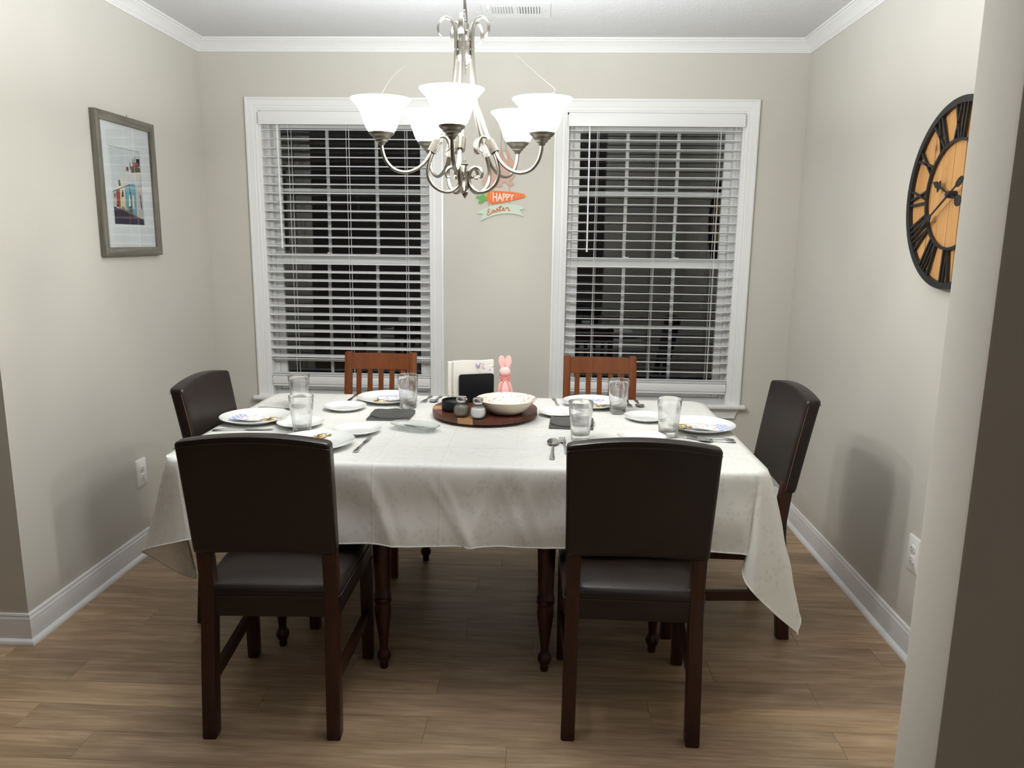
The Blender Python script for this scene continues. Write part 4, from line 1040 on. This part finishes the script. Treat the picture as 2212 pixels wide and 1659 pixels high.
# ================================================================== WOODEN CHAIRS
def wood_chair(label):
    t = thing('slat_back_chair', label, 'chair'); t['group'] = 'reddish wooden slat back chairs'
    W = .1725
    yb = lambda z: -.235+(.03 if z < .45 else .03-.085*(z-.45)/.45) if z >= .0 else 0
    for sx in (-1, 1):
        L = [(0, -.240), (.22, -.215), (.44, -.205), (.60, -.222), (.75, -.243), (.897, -.268), (.905, -.269)]
        obj('leg', MB().rloft([(z, .017 if z < .9 else .014, .0155, .004, sx*(W-.017), y) for z, y in L], 3), 'chestnut', t)
    for sx in (-1, 1):
        obj('leg', MB().rloft([(0, .014, .014, .003, sx*(W-.019), .255), (.20, .017, .017, .003, sx*(W-.019), .255), (.425, .018, .018, .003, sx*(W-.019), .255)], 3), 'chestnut', t)
    def curve(zf, z0, z1, y0, y1, th, nm, xw):
        m = MB()
        def f(u, v, s): 
            x = (-1+2*u)*xw; z = z0+(z1-z0)*v; y = y0+(y1-y0)*v-.010*(1-(2*u-1)**2)
            return (x, y+s*th, z)
        m.grid(lambda u, v: f(u, v, 1), 12, 2, flip=True); m.grid(lambda u, v: f(u, v, -1), 12, 2)
        for v, fl in ((0, False), (1, True)): m.grid(lambda u, s, v=v: f(u, v, 1-2*s), 12, 1, flip=fl)
        return obj(nm, m, 'chestnut', t)
    curve(0, .824, .898, -.254, -.267, .0085, 'top_rail', W-.032)
    curve(0, .480, .520, -.207, -.212, .0085, 'lower_rail', W-.032)
    for i in range(5):
        x = (-2+i)*.0530; yo = -.010*(1-(x/(W-.032))**2)
        obj('back_slat', MB().rloft([(.515, .0115, .0055, .002, x, -.2115+yo), (.67, .0115, .0055, .002, x, -.231+yo), (.828, .0115, .0055, .002, x, -.2545+yo)], 2), 'chestnut', t)
    obj('seat', MB().rloft([(.425, .168, .225, .02, 0, .030), (.432, .1725, .230, .02, 0, .030), (.450, .1725, .230, .02, 0, .030), (.456, .166, .224, .02, 0, .030), (.454, .10, .15, .05, 0, .030), (.453, .02, .02, .01, 0, .03)], 5), 'chestnut', t)
    s = MB().bevbox((-.145, .246, .355), (.145, .262, .424), .002, 1); 
    for sx in (-1, 1): s.bevbox((sx*.154-.008, -.19, .355), (sx*.154+.008, .24, .424), .002, 1)
    s.bevbox((-.145, -.214, .36), (.145, -.200, .424), .002, 1); obj('apron', s, 'chestnut', t)
    for sx in (-1, 1): obj('stretcher', MB().bevbox((sx*.154-.008, -.21, .17), (sx*.154+.008, .245, .195), .002, 1), 'chestnut', t)
    return t
w1 = wood_chair('reddish wooden slat-back chair in front of the window with the twisted last slat')
w1.location = (-.601, -.790, 0); w1.rotation_euler = (0, 0, PI)
dup(w1, (.4475, -.790, 0), PI, 'reddish wooden slat-back chair in front of the window nearer the clock', 'reddish wooden slat back chairs')

# ================================================================== TABLEWARE
# ---- plates
def plate_mesh(R, h, name):
    p = [(0, .0012), (.52*R, .0012), (.55*R, 0), (.60*R, 0), (.66*R, .0022), (.82*R, h*.50), (R-.002, h-.0026), (R, h-.0012), (R-.0012, h), (.83*R, h*.60), (.68*R, .0058), (.60*R, .0036), (.35*R, .0030), (0, .0030)]
    return MB().lathe(p, 56).mesh(name, ['china'], 60)
big = plate_mesh(.1300, .022, 'dinner_plate'); small = plate_mesh(.0865, .017, 'bread_plate')
def put(name, me, label, cat, loc, rz=0, group=None):
    o = bpy.data.objects.new(name, me); COL.objects.link(o); o.location = loc; o.rotation_euler = (0, 0, rz); return tag(o, label, cat, group)
PZ = TZ+.0006
DP = [(-.914, -1.330, 'white dinner plate beside the leather chair under the framed picture'),
      (-.490, -.922, 'white dinner plate in front of the wooden chair by the twisted-slat blind'),
      (-.582, -1.660, 'white dinner plate half hidden behind a leather chair back, gold candy on it'),
      (.390, -.935, 'white dinner plate in front of the wooden chair nearer the clock'),
      (.769, -1.308, 'white dinner plate beside the leather chair under the clock')]
for x, y, l in DP: put('dinner_plate', big, l, 'plate', (x, y, PZ), 0, 'white dinner plates')
BP = [(-.7195, -1.392, 'small white plate behind the square-footed tumbler nearest the framed picture'),
      (-.627, -1.102, 'small white plate between two tumblers, above the dark ribbed trivets'),
      (-.487, -1.474, 'small white plate beside the glass butter dish'),
      (.247, -1.121, 'small white plate beside the lazy susan and the dark trivets'),
      (.583, -1.174, 'small white plate near the fork and spoon, before the clock-side dinner plate'),
      (.528, -1.492, 'small white plate half hidden by the leather chair back beside the hanging corner')]
for x, y, l in BP: put('bread_plate', small, l, 'plate', (x, y, PZ), 0, 'small white plates')

# ---- tumblers: round at the lip, squared at the thick foot
def tumbler():
    def ring(r, z, e, n=40):
        out = []
        for i in range(n):
            a = 2*PI*i/n+PI/4*0; c, s = math.cos(a), math.sin(a)
            k = (abs(c)**e+abs(s)**e)**(-1/e); out.append((r*k*c, r*k*s, z))
        return out
    H = .139
    outer = [(.0255, 0, 3.2), (.0285, .0015, 3.4), (.0300, .006, 3.4), (.0305, .020, 3.2), (.0330, .045, 2.8), (.0375, .080, 2.3), (.0415, .110, 2.05), (.0440, H-.002, 2)]
    inner = [(.0432, H, 2), (.0424, H-.002, 2), (.0398, .110, 2.05), (.0355, .080, 2.3), (.0305, .045, 2.8), (.0272, .026, 3.0), (.0235, .0195, 3), (.012, .018, 2.5)]
    n = 40; vs = []; 
    for r, z, e in outer+inner: vs += ring(r, z, e, n)
    K = len(outer+inner); fs = [(i*n+k, i*n+(k+1) % n, (i+1)*n+(k+1) % n, (i+1)*n+k) for i in range(K-1) for k in range(n)]
    fs += [tuple(range(n-1, -1, -1)), tuple((K-1)*n+k for k in range(n))]
    return MB().add(vs, fs).mesh('tumbler', ['tumbler_glass'], 50)
tm = tumbler()
for x, y, rz, l in ((-.676, -1.508, .12, 'clear tumbler by a small plate, front one of two lined up by the picture'),
      (-.818, -1.095, .5, 'clear tumbler behind another tumbler, near the fork of the end place setting'),
      (-.378, -1.050, .8, 'clear tumbler in front of the dinner plate and beside the lazy susan fork'),
      (.311, -1.508, .3, 'clear tumbler in front of the dark trivets next to the lazy susan'),
      (.484, -1.068, .2, 'clear tumbler in front of a wooden chair, next to fork and spoon'),
      (.631, -1.428, .6, 'clear tumbler beside the dinner plate with the blue napkin under the clock')):
    put('tumbler', tm, l, 'glass', (x, y, TZ+.0004), rz, 'clear glass tumblers')

# ---- napkins folded on plates
def napkin(name, loc, rz, label, w=.062, h=.048, skew=.02):
    m = MB()
    def f(u, v, s):
        x = (-1+2*u)*w; y = (-1+2*v)*h*(1-.55*u*skew*20)+0
        return (x, y, .0022*s+.0035*math.sin(u*PI*2.2+v*2)*.5+.0020*math.sin(v*5+u*3)*.5+.0035)
    m.grid(lambda u, v: f(u, v, 1), 14, 10); m.grid(lambda u, v: f(u, v, 0), 14, 10, flip=True)
    m.grid(lambda u, s: f(u, 0, s), 14, 1); m.grid(lambda u, s: f(u, 1, s), 14, 1, flip=True); m.grid(lambda v, s: f(0, v, s), 10, 1, flip=True); m.grid(lambda v, s: f(1, v, s), 10, 1)
    o = obj(name, m, 'napkin_print', None, loc=loc, rot=(0, 0, rz)); return tag(o, label, 'napkin', 'printed napkins on the dinner plates')
NZ = PZ+.0085
napkin('napkin', (-.935, -1.340, NZ), math.radians(-8), 'blue lattice and flower napkin on the dinner plate under the framed picture', .060, .045, .02)
napkin('napkin', (-.465, -.925, NZ), math.radians(-70), 'blue and flowered napkin on the plate by the twisted-slat blind', .052, .062, .0)
napkin('napkin', (.412, -.930, NZ), math.radians(-75), 'blue and flowered napkin on the plate by the wooden chair nearer the clock', .052, .046, .0)
napkin('napkin', (.800, -1.335, NZ), math.radians(176), 'folded napkin with a raised blue corner on the plate under the clock', .066, .042, .015)

# ---- wrapped candies
cm = MB()
pr = [(0, -.032), (.0125, -.032), (.010, -.026), (.0035, -.0185), (.0085, -.014), (.0100, -.006), (.0100, .006), (.0085, .014), (.0035, .0185), (.010, .026), (.0125, .032), (0, .032)]
cm.lathe(pr, 16, rfun=lambda a, z: 1+(.28*math.sin(a*5) if abs(z) > .02 else .06*math.sin(a*3)))
cm.v = [(z, x, y*(.82 if abs(z) < .02 else .55)) for x, y, z in cm.v]
cme = cm.mesh('candy', ['foil_gold'])
for x, y, rz, l in ((-.835, -1.352, .25, 'gold foil candy on the plate with the napkin under the framed picture'),
    (-.505, -.992, .1, 'dark gold foil candy on the plate by the twisted-slat blind'),
    (-.585, -1.582, .9, 'gold and white foil candy on the plate behind the leather chair back'),
    (.392, -.990, .2, 'gold foil candy on the plate by the wooden chair nearer the clock'),
    (.700, -1.325, -.1, 'gold foil candy on the plate seen through a tumbler under the clock')):
    put('candy', cme, l, 'candy', (x, y, PZ+.0122), rz, 'gold wrapped candies')

# ---- cutlery: along +y, handle end at y=0
def handle(m, L, wE=.0085, wN=.0035):
    lv = [(0, .0055, .0010), (.004, wE, .0014), (.016, wE, .0016), (.035, .0062, .0016), (L*.45, wN+.0006, .0016), (L-.004, wN, .0018), (L, wN, .0018)]
    vs = []; n = 8
    for y, wx, th in lv:
        zz = .0024+.0050*math.sin(min(1, y/L)*PI*.9)**1.0*.7
        for k in range(n): a = 2*PI*k/n; vs.append((wx*math.cos(a), y, zz+th*math.sin(a)))
    fs = [(i*n+k, (i+1)*n+k, (i+1)*n+(k+1) % n, i*n+(k+1) % n) for i in range(len(lv)-1) for k in range(n)]
    fs += [tuple(range(n)), tuple((len(lv)-1)*n+k for k in range(n-1, -1, -1))]
    m.add(vs, fs); return .0024+.0050*math.sin(PI*.9)*.7
def cut(kind, Lh, Lb):
    root_m = MB(); z = handle(root_m, Lh); b = MB()
    if kind == 'knife':
        pts = [(-.0040, 0), (-.0070, .010), (-.0072, Lb*.55), (-.0066, Lb*.85), (-.0030, Lb), (.004, Lb*.96), (.0070, Lb*.80), (.0074, Lb*.3), (.0055, .010), (.0035, 0)]
        n = len(pts); vs = [(x, y+Lh-.002, z-.0012) for x, y in pts]+[(x*.92, y+Lh-.002, z+.0004) for x, y in pts]
        b.add(vs, [tuple(range(n)), tuple(range(2*n-1, n-1, -1))]+[(i, n+i, n+(i+1) % n, (i+1) % n) for i in range(n)])
        nm = 'blade'
    elif kind == 'spoon':
        def f(u, v):
            a = 2*PI*u; r = v; wx = .0205*r*math.sin(a)*(1-.22*math.cos(a)*0); yy = Lb*.5*(1-r*math.cos(a)); wx *= 1+.18*math.cos(a)
            return (wx, Lh-.002+yy, .0075-.0062*(1-r*r)-.0015*0)
        b.grid(f, 28, 8); b.grid(lambda u, v: tuple(Vector(f(u, v))-Vector((0, 0, .0011))), 28, 8, flip=True); nm = 'bowl'
        b.grid(lambda u, s: tuple(Vector(f(u, 1))-Vector((0, 0, .0011*s))), 28, 1)
    else:
        prof = lambda y: .0020+.0075*(1-(y/Lb))**1.5*0+.0055*((y/Lb-.45)**2)*2.2
        w0 = .0115; yb = Lb*.42
        def slabf(x0, x1, y0, y1, n=6):
            def f(u, v, s): 
                xx0 = x0; xx1 = x1; y = y0+(y1-y0)*v
                if y < yb: k = min(1, .32+.68*math.sin(min(1, y/yb)*PI/2)); return ((x0+(x1-x0)*u)*k, Lh-.003+y, prof(y)+.0012*s)
                return (x0+(x1-x0)*u, Lh-.003+y, prof(y)+.0012*s)
            b.grid(lambda u, v: f(u, v, 1), 1, n); b.grid(lambda u, v: f(u, v, 0), 1, n, flip=True)
            b.grid(lambda v, s: f(0, v, s), n, 1, flip=True); b.grid(lambda v, s: f(1, v, s), n, 1); b.grid(lambda u, s: f(u, 0, s), 1, 1); b.grid(lambda u, s: f(u, 1, s), 1, 1, flip=True)
        slabf(-w0, w0, 0, yb)
        for i in range(4): c = -w0+.0019+i*(2*w0-.0038)/3; slabf(c-.0017, c+.0017, yb-.001, Lb, 5)
        nm = 'tines'
    return root_m, b, nm
def cutlery(kind, a, b, Lb, label, zoff=0, pitch=0):
    """a: end of the handle, b: tip"""
    d = Vector((b[0]-a[0], b[1]-a[1])); L = d.length
    r, bl, nm = cut(kind, L-Lb, Lb)
    o = obj(kind, r, 'steel', None, loc=(a[0], a[1], TZ+.0006+zoff), rot=(pitch, 0, math.atan2(-d.x, d.y)))
    tag(o, label, kind, 'steel %ss around the table' % kind if kind != 'knife' else 'steel knives around the table'); obj(nm, bl, 'steel', o)
    return o
cutlery('knife', (-1.008, -1.497), (-.793, -1.464), .105, 'steel knife lying along the near side of the end plate under the framed picture')
cutlery('fork', (-.985, -1.112), (-.800, -1.142), .068, 'steel fork behind the end plate, its tines behind two tumblers')
cutlery('knife', (-.650, -.800), (-.655, -.992), .095, 'steel knife beside the plate by the twisted-slat blind, looking dark')
cutlery('fork', (-.316, -.806), (-.334, -.958), .062, 'steel fork next to a spoon behind the lazy susan')
cutlery('spoon', (-.272, -.808), (-.294, -.950), .048, 'steel spoon next to a fork behind the lazy susan')
cutlery('knife', (-.431, -1.735), (-.423, -1.530), .098, 'steel knife with scalloped handle beside the gold candy plate in front')
cutlery('spoon', (.210, -1.765), (.217, -1.515), .086, 'steel spoon beside the near leather chair back, bowl toward the trivets')
cutlery('fork', (.262, -1.700), (.246, -1.498), .072, 'steel fork half hidden behind the near leather chair back')
cutlery('knife', (.226, -.806), (.250, -1.028), .105, 'steel knife partly under the small plate beside the lazy susan', .0)
cutlery('fork', (.546, -.806), (.548, -.965), .062, 'steel fork next to a spoon by the wooden chair nearer the clock')
cutlery('spoon', (.588, -.812), (.591, -.960), .048, 'steel spoon next to a fork by the wooden chair nearer the clock')
cutlery('fork', (.858, -1.462), (.690, -1.452), .066, 'steel fork lying behind the spoon at the place under the clock')
cutlery('spoon', (.856, -1.498), (.722, -1.484), .054, 'steel spoon lying in front of the fork at the place under the clock')
cutlery('knife', (.758, -1.512), (.684, -1.448), .055, 'short steel spreader lying aslant across the spoon under the clock', .008, .05)

# ---- ribbed trivets, two at each side of the lazy susan
def trivet(label, loc, rz, shape, z, grp='dark grey ribbed trivets'):
    t = thing('trivet', label, 'trivet', (loc[0], loc[1], z), rz, grp)
    if shape == 'square': poly = [(-.082, -.078), (.082, -.078), (.082, .078), (-.082, .078)]
    else: poly = smooth_poly([(-.074, -.045), (-.035, -.074), (.020, -.078), (.068, -.060), (.082, -.020), (.078, .070), (.030, .074), (.0, .090), (-.030, .074), (-.078, .070), (-.082, .0)], 4)
    obj('pad', MB().prism(poly, 0, .0045), 'rubber_grey', t)
    R = MB()
    for i in range(-13, 14):
        c = i*.0062; q = clip(clip(poly, 0, c-.0017, 1), 0, c+.0017, -1)
        if len(q) < 3: continue
        ys = [p[1] for p in q]; lo, hi = min(ys)+.007, max(ys)-.007
        if hi-lo > .01: R.box((c-.0017, lo, .0045), (c+.0017, hi, .0062))
    r = obj('ribs', R, 'rubber_grey', t); r['kind'] = 'stuff'
trivet('square grey ribbed trivet lying under a rounded one near the butter dish', (-.416, -1.212), 0, 'square', TZ+.0004)
trivet('rounded grey ribbed trivet on top of a square one near the butter dish', (-.414, -1.203), 0, 'round', TZ+.0068)
trivet('square grey ribbed trivet lying under a rounded one behind the tumbler', (.288, -1.283), -.05, 'square', TZ+.0004)
trivet('rounded grey ribbed trivet on top of a square one behind the tumbler', (.290, -1.274), -.05, 'round', TZ+.0068)

# ---- butter dish and spreader
t = thing('butter_dish', 'oval clear glass butter dish between the small plate and the lazy susan', 'dish', (-.287, -1.415, TZ+.0004), math.radians(-19))
def oval(hx, hy, z, n=48): return [(hx*math.copysign(abs(math.cos(2*PI*i/n))**.75, math.cos(2*PI*i/n)), hy*math.copysign(abs(math.sin(2*PI*i/n))**.85, math.sin(2*PI*i/n)), z) for i in range(n)]
LV = [(.068, .026, 0), (.076, .034, .001), (.080, .038, .006), (.084, .042, .015), (.095, .049, .0195), (.097, .051, .021), (.096, .050, .0225), (.083, .040, .019), (.076, .034, .008), (.070, .029, .005), (.02, .01, .0045)]
vs = []
for hx, hy, z in LV: vs += oval(hx, hy, z)
n = 48; fs = [(i*n+k, i*n+(k+1) % n, (i+1)*n+(k+1) % n, (i+1)*n+k) for i in range(len(LV)-1) for k in range(n)]+[tuple(range(n-1, -1, -1)), tuple((len(LV)-1)*n+k for k in range(n))]
obj('dish', MB().add(vs, fs), 'dish_glass', t, angle=50)
cutlery('knife', (-.232, -1.440), (-.335, -1.385), .060, 'small steel butter spreader resting in the glass butter dish', .0075)

# ---- lazy susan and what stands on it
LX, LY = -.050, -1.165; LR = .2075; LZ = TZ+.033
t = thing('lazy_susan', 'round turntable board of dark red and tan wood blocks mid-table', 'turntable', (LX, LY, TZ+.0004))
obj('base', MB().lathe([(0, 0), (.095, 0), (.100, .003), (.100, .011), (0, .011)], 40), 'black_satin', t)
disc = [(LR*math.cos(2*PI*i/120), LR*math.sin(2*PI*i/120)) for i in range(120)]
rows = 7; wv = 2*LR/rows; tone = {(2, 0): 'tan_wood', (0, 1): 'tan_wood', (5, 3): 'tan_wood'}
for i in range(rows):
    a = -LR+i*wv; cuts = [-LR-.01, -.145+.03*((i*3) % 4) if i != 2 else -.150, .0+.03*((i*5) % 3), .105+.02*(i % 3), LR+.01]
    if i == 0: cuts = [-LR-.01, -.045, .02, LR+.01]
    for j in range(len(cuts)-1):
        p = clip(clip(clip(clip(disc, 0, a+.00025, 1), 0, a+wv-.00025, -1), 1, cuts[j]+.00025, 1), 1, cuts[j+1]-.00025, -1)
        if len(p) < 3: continue
        mt = tone.get((i, j), ['padauk', 'walnut', 'walnut', 'padauk', 'walnut'][(i*2+j*3) % 5])
        m = MB(); cx_ = sum(q[0] for q in p)/len(p); cy_ = sum(q[1] for q in p)/len(p)
        pp = [(q[0]-cx_, q[1]-cy_) for q in p]
        m.prism(pp, .0115, .0320); obj('wood_block', m, mt, t, loc=(cx_, cy_, 0))
# napkin holder
nrot = math.radians(20)
t = thing('napkin_holder', 'black napkin holder with rounded upright plates on the lazy susan', 'holder', (-.105, -1.035, LZ), nrot)
def rrect(hw, h, r, n=6):
    pts = [(-hw, 0), (hw, 0)]
    for k in range(n+1): a = PI/2*k/n; pts.append((hw-r+r*math.cos(a), h-r+r*math.sin(a)))
    for k in range(n+1): a = PI/2+PI/2*k/n; pts.append((-hw+r+r*math.cos(a), h-r+r*math.sin(a)))
    return pts
pl = MB().prism(rrect(.0735, .118, .011), -.003, .003); pl.v = [(x, z, y) for x, y, z in pl.v]; pl.f = [f[::-1] for f in pl.f]
me = pl.mesh('upright', ['black_satin'])
for yy in (-.034, .034):
    o = bpy.data.objects.new('upright', me); COL.objects.link(o); o.parent = t; o.location = (0, yy, 0)
obj('base', MB().bevbox((-.0735, -.034, 0), (.0735, .034, .008), .002, 2), 'black_satin', t)
def standing(label, loc, hw, h, tk):
    m = MB()
    def f(u, v, s):
        x = (-1+2*u)*hw; z = v*h; return (x, s*tk+.0015*math.sin(u*9+v*4), z+.0012*math.sin(u*7)*v)
    m.grid(lambda u, v: f(u, v, -1), 16, 12); m.grid(lambda u, v: f(u, v, 1), 16, 12, flip=True)
    m.grid(lambda u, s: f(u, 1, -1+2*s), 16, 1); m.grid(lambda u, s: f(u, 0, -1+2*s), 16, 1, flip=True); m.grid(lambda v, s: f(0, v, -1+2*s), 12, 1, flip=False); m.grid(lambda v, s: f(1, v, -1+2*s), 12, 1, flip=True)
    o = obj('paper_napkin', m, 'napkin_paper', None, loc=loc, rot=(0, 0, nrot)); tag(o, label, 'napkin', 'paper napkins in the black holder')
nd = Vector((math.cos(nrot), math.sin(nrot))); nn = Vector((-nd.y, nd.x)); hc = Vector((-.105, -1.035))
p = hc+nn*(-.012)-nd*.008; standing('folded white napkin with a lilac butterfly and flowers, at the front of the holder', (p.x, p.y, LZ+.0085), .0845, .162, .009)
p = hc+nn*(.013)-nd*.024; standing('folded white napkin set further along, behind the flowered one', (p.x, p.y, LZ+.0085), .0845, .156, .009)
# butterfly printed on the front napkin: flat print lying on its face
bf = MB(); p = hc+nn*(-.0235)-nd*.008
for sx in (-1, 1):
    w_ = smooth_poly([(0, 0), (sx*.007, .010), (sx*.0095, .013), (sx*.009, .003), (sx*.0065, -.005), (0, -.006)], 3)
    bf.prism(w_, 0, .0004)
bf.v = [(x+.018, -.0004-z, y+.140) for x, y, z in bf.v]
plain('print_lilac', (.36, .33, .60), .8)
front_nap = [o for o in COL.objects if o.name.startswith('paper_napkin')][0]
obj('butterfly', bf, 'print_lilac', front_nap, loc=(0, -.0108, 0))
# rabbit figurine
t = thing('rabbit_figurine', 'pink flocked rabbit figure with a coral ribbon bow on the lazy susan', 'figurine', (.020, -1.010, LZ), math.radians(6))
rb = MB().lathe([(0, 0), (.034, 0), (.0375, .006), (.0375, .02), (.034, .045), (.027, .068), (.0195, .086), (.015, .093), (.016, .097), (.0225, .105), (.0245, .115), (.0235, .125), (.018, .134), (.008, .139), (0, .140)], 28)
obj('body', rb, 'flock_pink', t)
for sx in (-1, 1):
    m = MB()
    def ear(u, v, sx=sx):
        a = 2*PI*u; s = math.sin(v*PI*.93+.12)**.75 if v < 1 else 0; ww = .0140*s*1.15*(.75+.35*v); th = .0065*s
        return (sx*(.0115+.0035*v)+ww*math.cos(a), .004+th*math.sin(a)-(.0035*s if (math.sin(a) < -.3 and abs(math.cos(a)) < .7) else 0)*-1, .128+.060*v)
    m.grid(ear, 18, 14); obj('ear', m, 'flock_pink', t, angle=80)
obj('nose', MB().lathe([(0, -.002), (.003, 0), (0, .002)], 8, (0, -.0245, .114)), 'ribbon_coral', t)
r = MB().tube([(.0165*math.cos(a), .0165*math.sin(a), .095) for a in [2*PI*i/28 for i in range(28)]], .003, 8, closed=True)
for sx in (-1, 1):
    r.tube(crom([(0, -.018, .095), (sx*.012, -.021, .100), (sx*.022, -.019, .102), (sx*.020, -.019, .093), (sx*.008, -.020, .092), (0, -.018, .094)], 5), .002, 6, flat=(.0012, .0035))
    r.tube(crom([(0, -.019, .094), (sx*.010, -.023, .080), (sx*.018, -.029, .055), (sx*(.020 if sx > 0 else .014), -.034, .025)], 6), .002, 6, up=(0, 1, 0), flat=(.0032, .0008))
obj('ribbon', r, 'ribbon_coral', t)
# bowl
t = thing('serving_bowl', 'shallow cream bowl with a pink patterned inside on the lazy susan', 'bowl', (.038, -1.240, LZ), math.radians(0))
bp = [(0, .003), (.050, .003), (.053, 0), (.060, 0), (.066, .006), (.085, .020), (.103, .040), (.1155, .0535), (.1175, .0555), (.1160, .0565), (.103, .0445), (.085, .025), (.064, .011), (.04, .008), (0, .0075)]
obj('bowl_body', MB().lathe(bp, 64, mis=[0]*8+[1]*6), ['bowl_outside', 'bowl_inside'], t, angle=60)
# salt and pepper
def shaker(label, loc, fill, cat='shaker'):
    t = thing('shaker', label, cat, loc, random.uniform(0, 3), 'round glass shakers on the lazy susan')
    o = [(0, .0008), (.014, .0008), (.018, 0), (.0215, .002), (.0285, .013), (.0305, .024), (.0285, .036), (.0215, .046), (.0165, .0505), (.0160, .054), (.0175, .056)]
    i = [(.0150, .056), (.0145, .050), (.0195, .0445), (.0262, .0355), (.0280, .024), (.0260, .0135), (.018, .005), (0, .004)]
    obj('jar', MB().lathe(o+i, 32), 'shaker_glass', t, angle=50)
    zt = .040
    f = [(0, .0046), (.0175, .0056), (.0255, .0138), (.0275, .024), (.0257, .0355), (.0235, zt), (0, zt+.001)]
    obj('filling', MB().lathe(f, 28), fill, t)
    obj('cap', MB().lathe([(0, .0565), (.0165, .0565), (.0200, .058), (.0210, .064), (.0200, .072), (.0175, .077), (.012, .0785), (0, .0785)], 28, rfun=lambda a, z: 1+.012*math.cos(a*8)), 'steel', t)
    h = MB()
    for k in range(5): h.lathe([(0, .0790), (.0012, .0788), (.0012, .0780)], 8, (.006*math.cos(k*2*PI/5), .006*math.sin(k*2*PI/5), 0))
    obj('holes', h, 'slot_dark', t)
shaker('round glass shaker filled with grey pepper beside the black coaster holder', (-.126, -1.327, LZ), 'pepper_grey')
shaker('round glass shaker filled with white salt in front of the bowl', (-.062, -1.352, LZ), 'salt_white')
# coaster holder
t = thing('coaster_holder', 'low black round coaster holder at the edge of the lazy susan', 'holder', (-.163, -1.218, LZ), .6)
obj('cup', MB().lathe([(0, 0), (.050, 0), (.052, .003), (.052, .040), (.050, .042), (.0475, .040), (.0475, .026), (0, .026)], 40), 'black_satin', t, angle=50)
o = obj('coaster', MB().lathe([(0, 0), (.044, 0), (.0455, .0015), (.0455, .006), (.044, .0072), (.040, .0065), (0, .0065)], 36), 'black_satin', None, loc=(-.163, -1.218, LZ+.0264))
tag(o, 'round black coaster lying in the low black holder', 'coaster')

# ---- cobweb strands on the chandelier shades
def strand(label, pts):
    m = MB().tube(crom(pts, 6), .00009, 4); o = obj('cobweb', m, 'web', None); tag(o, label, 'cobweb', 'cobweb strands on the chandelier')
strand('faint cobweb strand rising from the outer shade toward the framed picture wall', [(-.307, -1.818, 1.843), (-.275, -1.82, 1.890), (-.235, -1.82, 1.925)])
strand('faint cobweb strand rising from the outer shade nearest the clock wall', [(.159, -1.834, 1.843), (.195, -1.835, 1.856), (.150, -1.83, 1.895), (.080, -1.82, 1.955)])
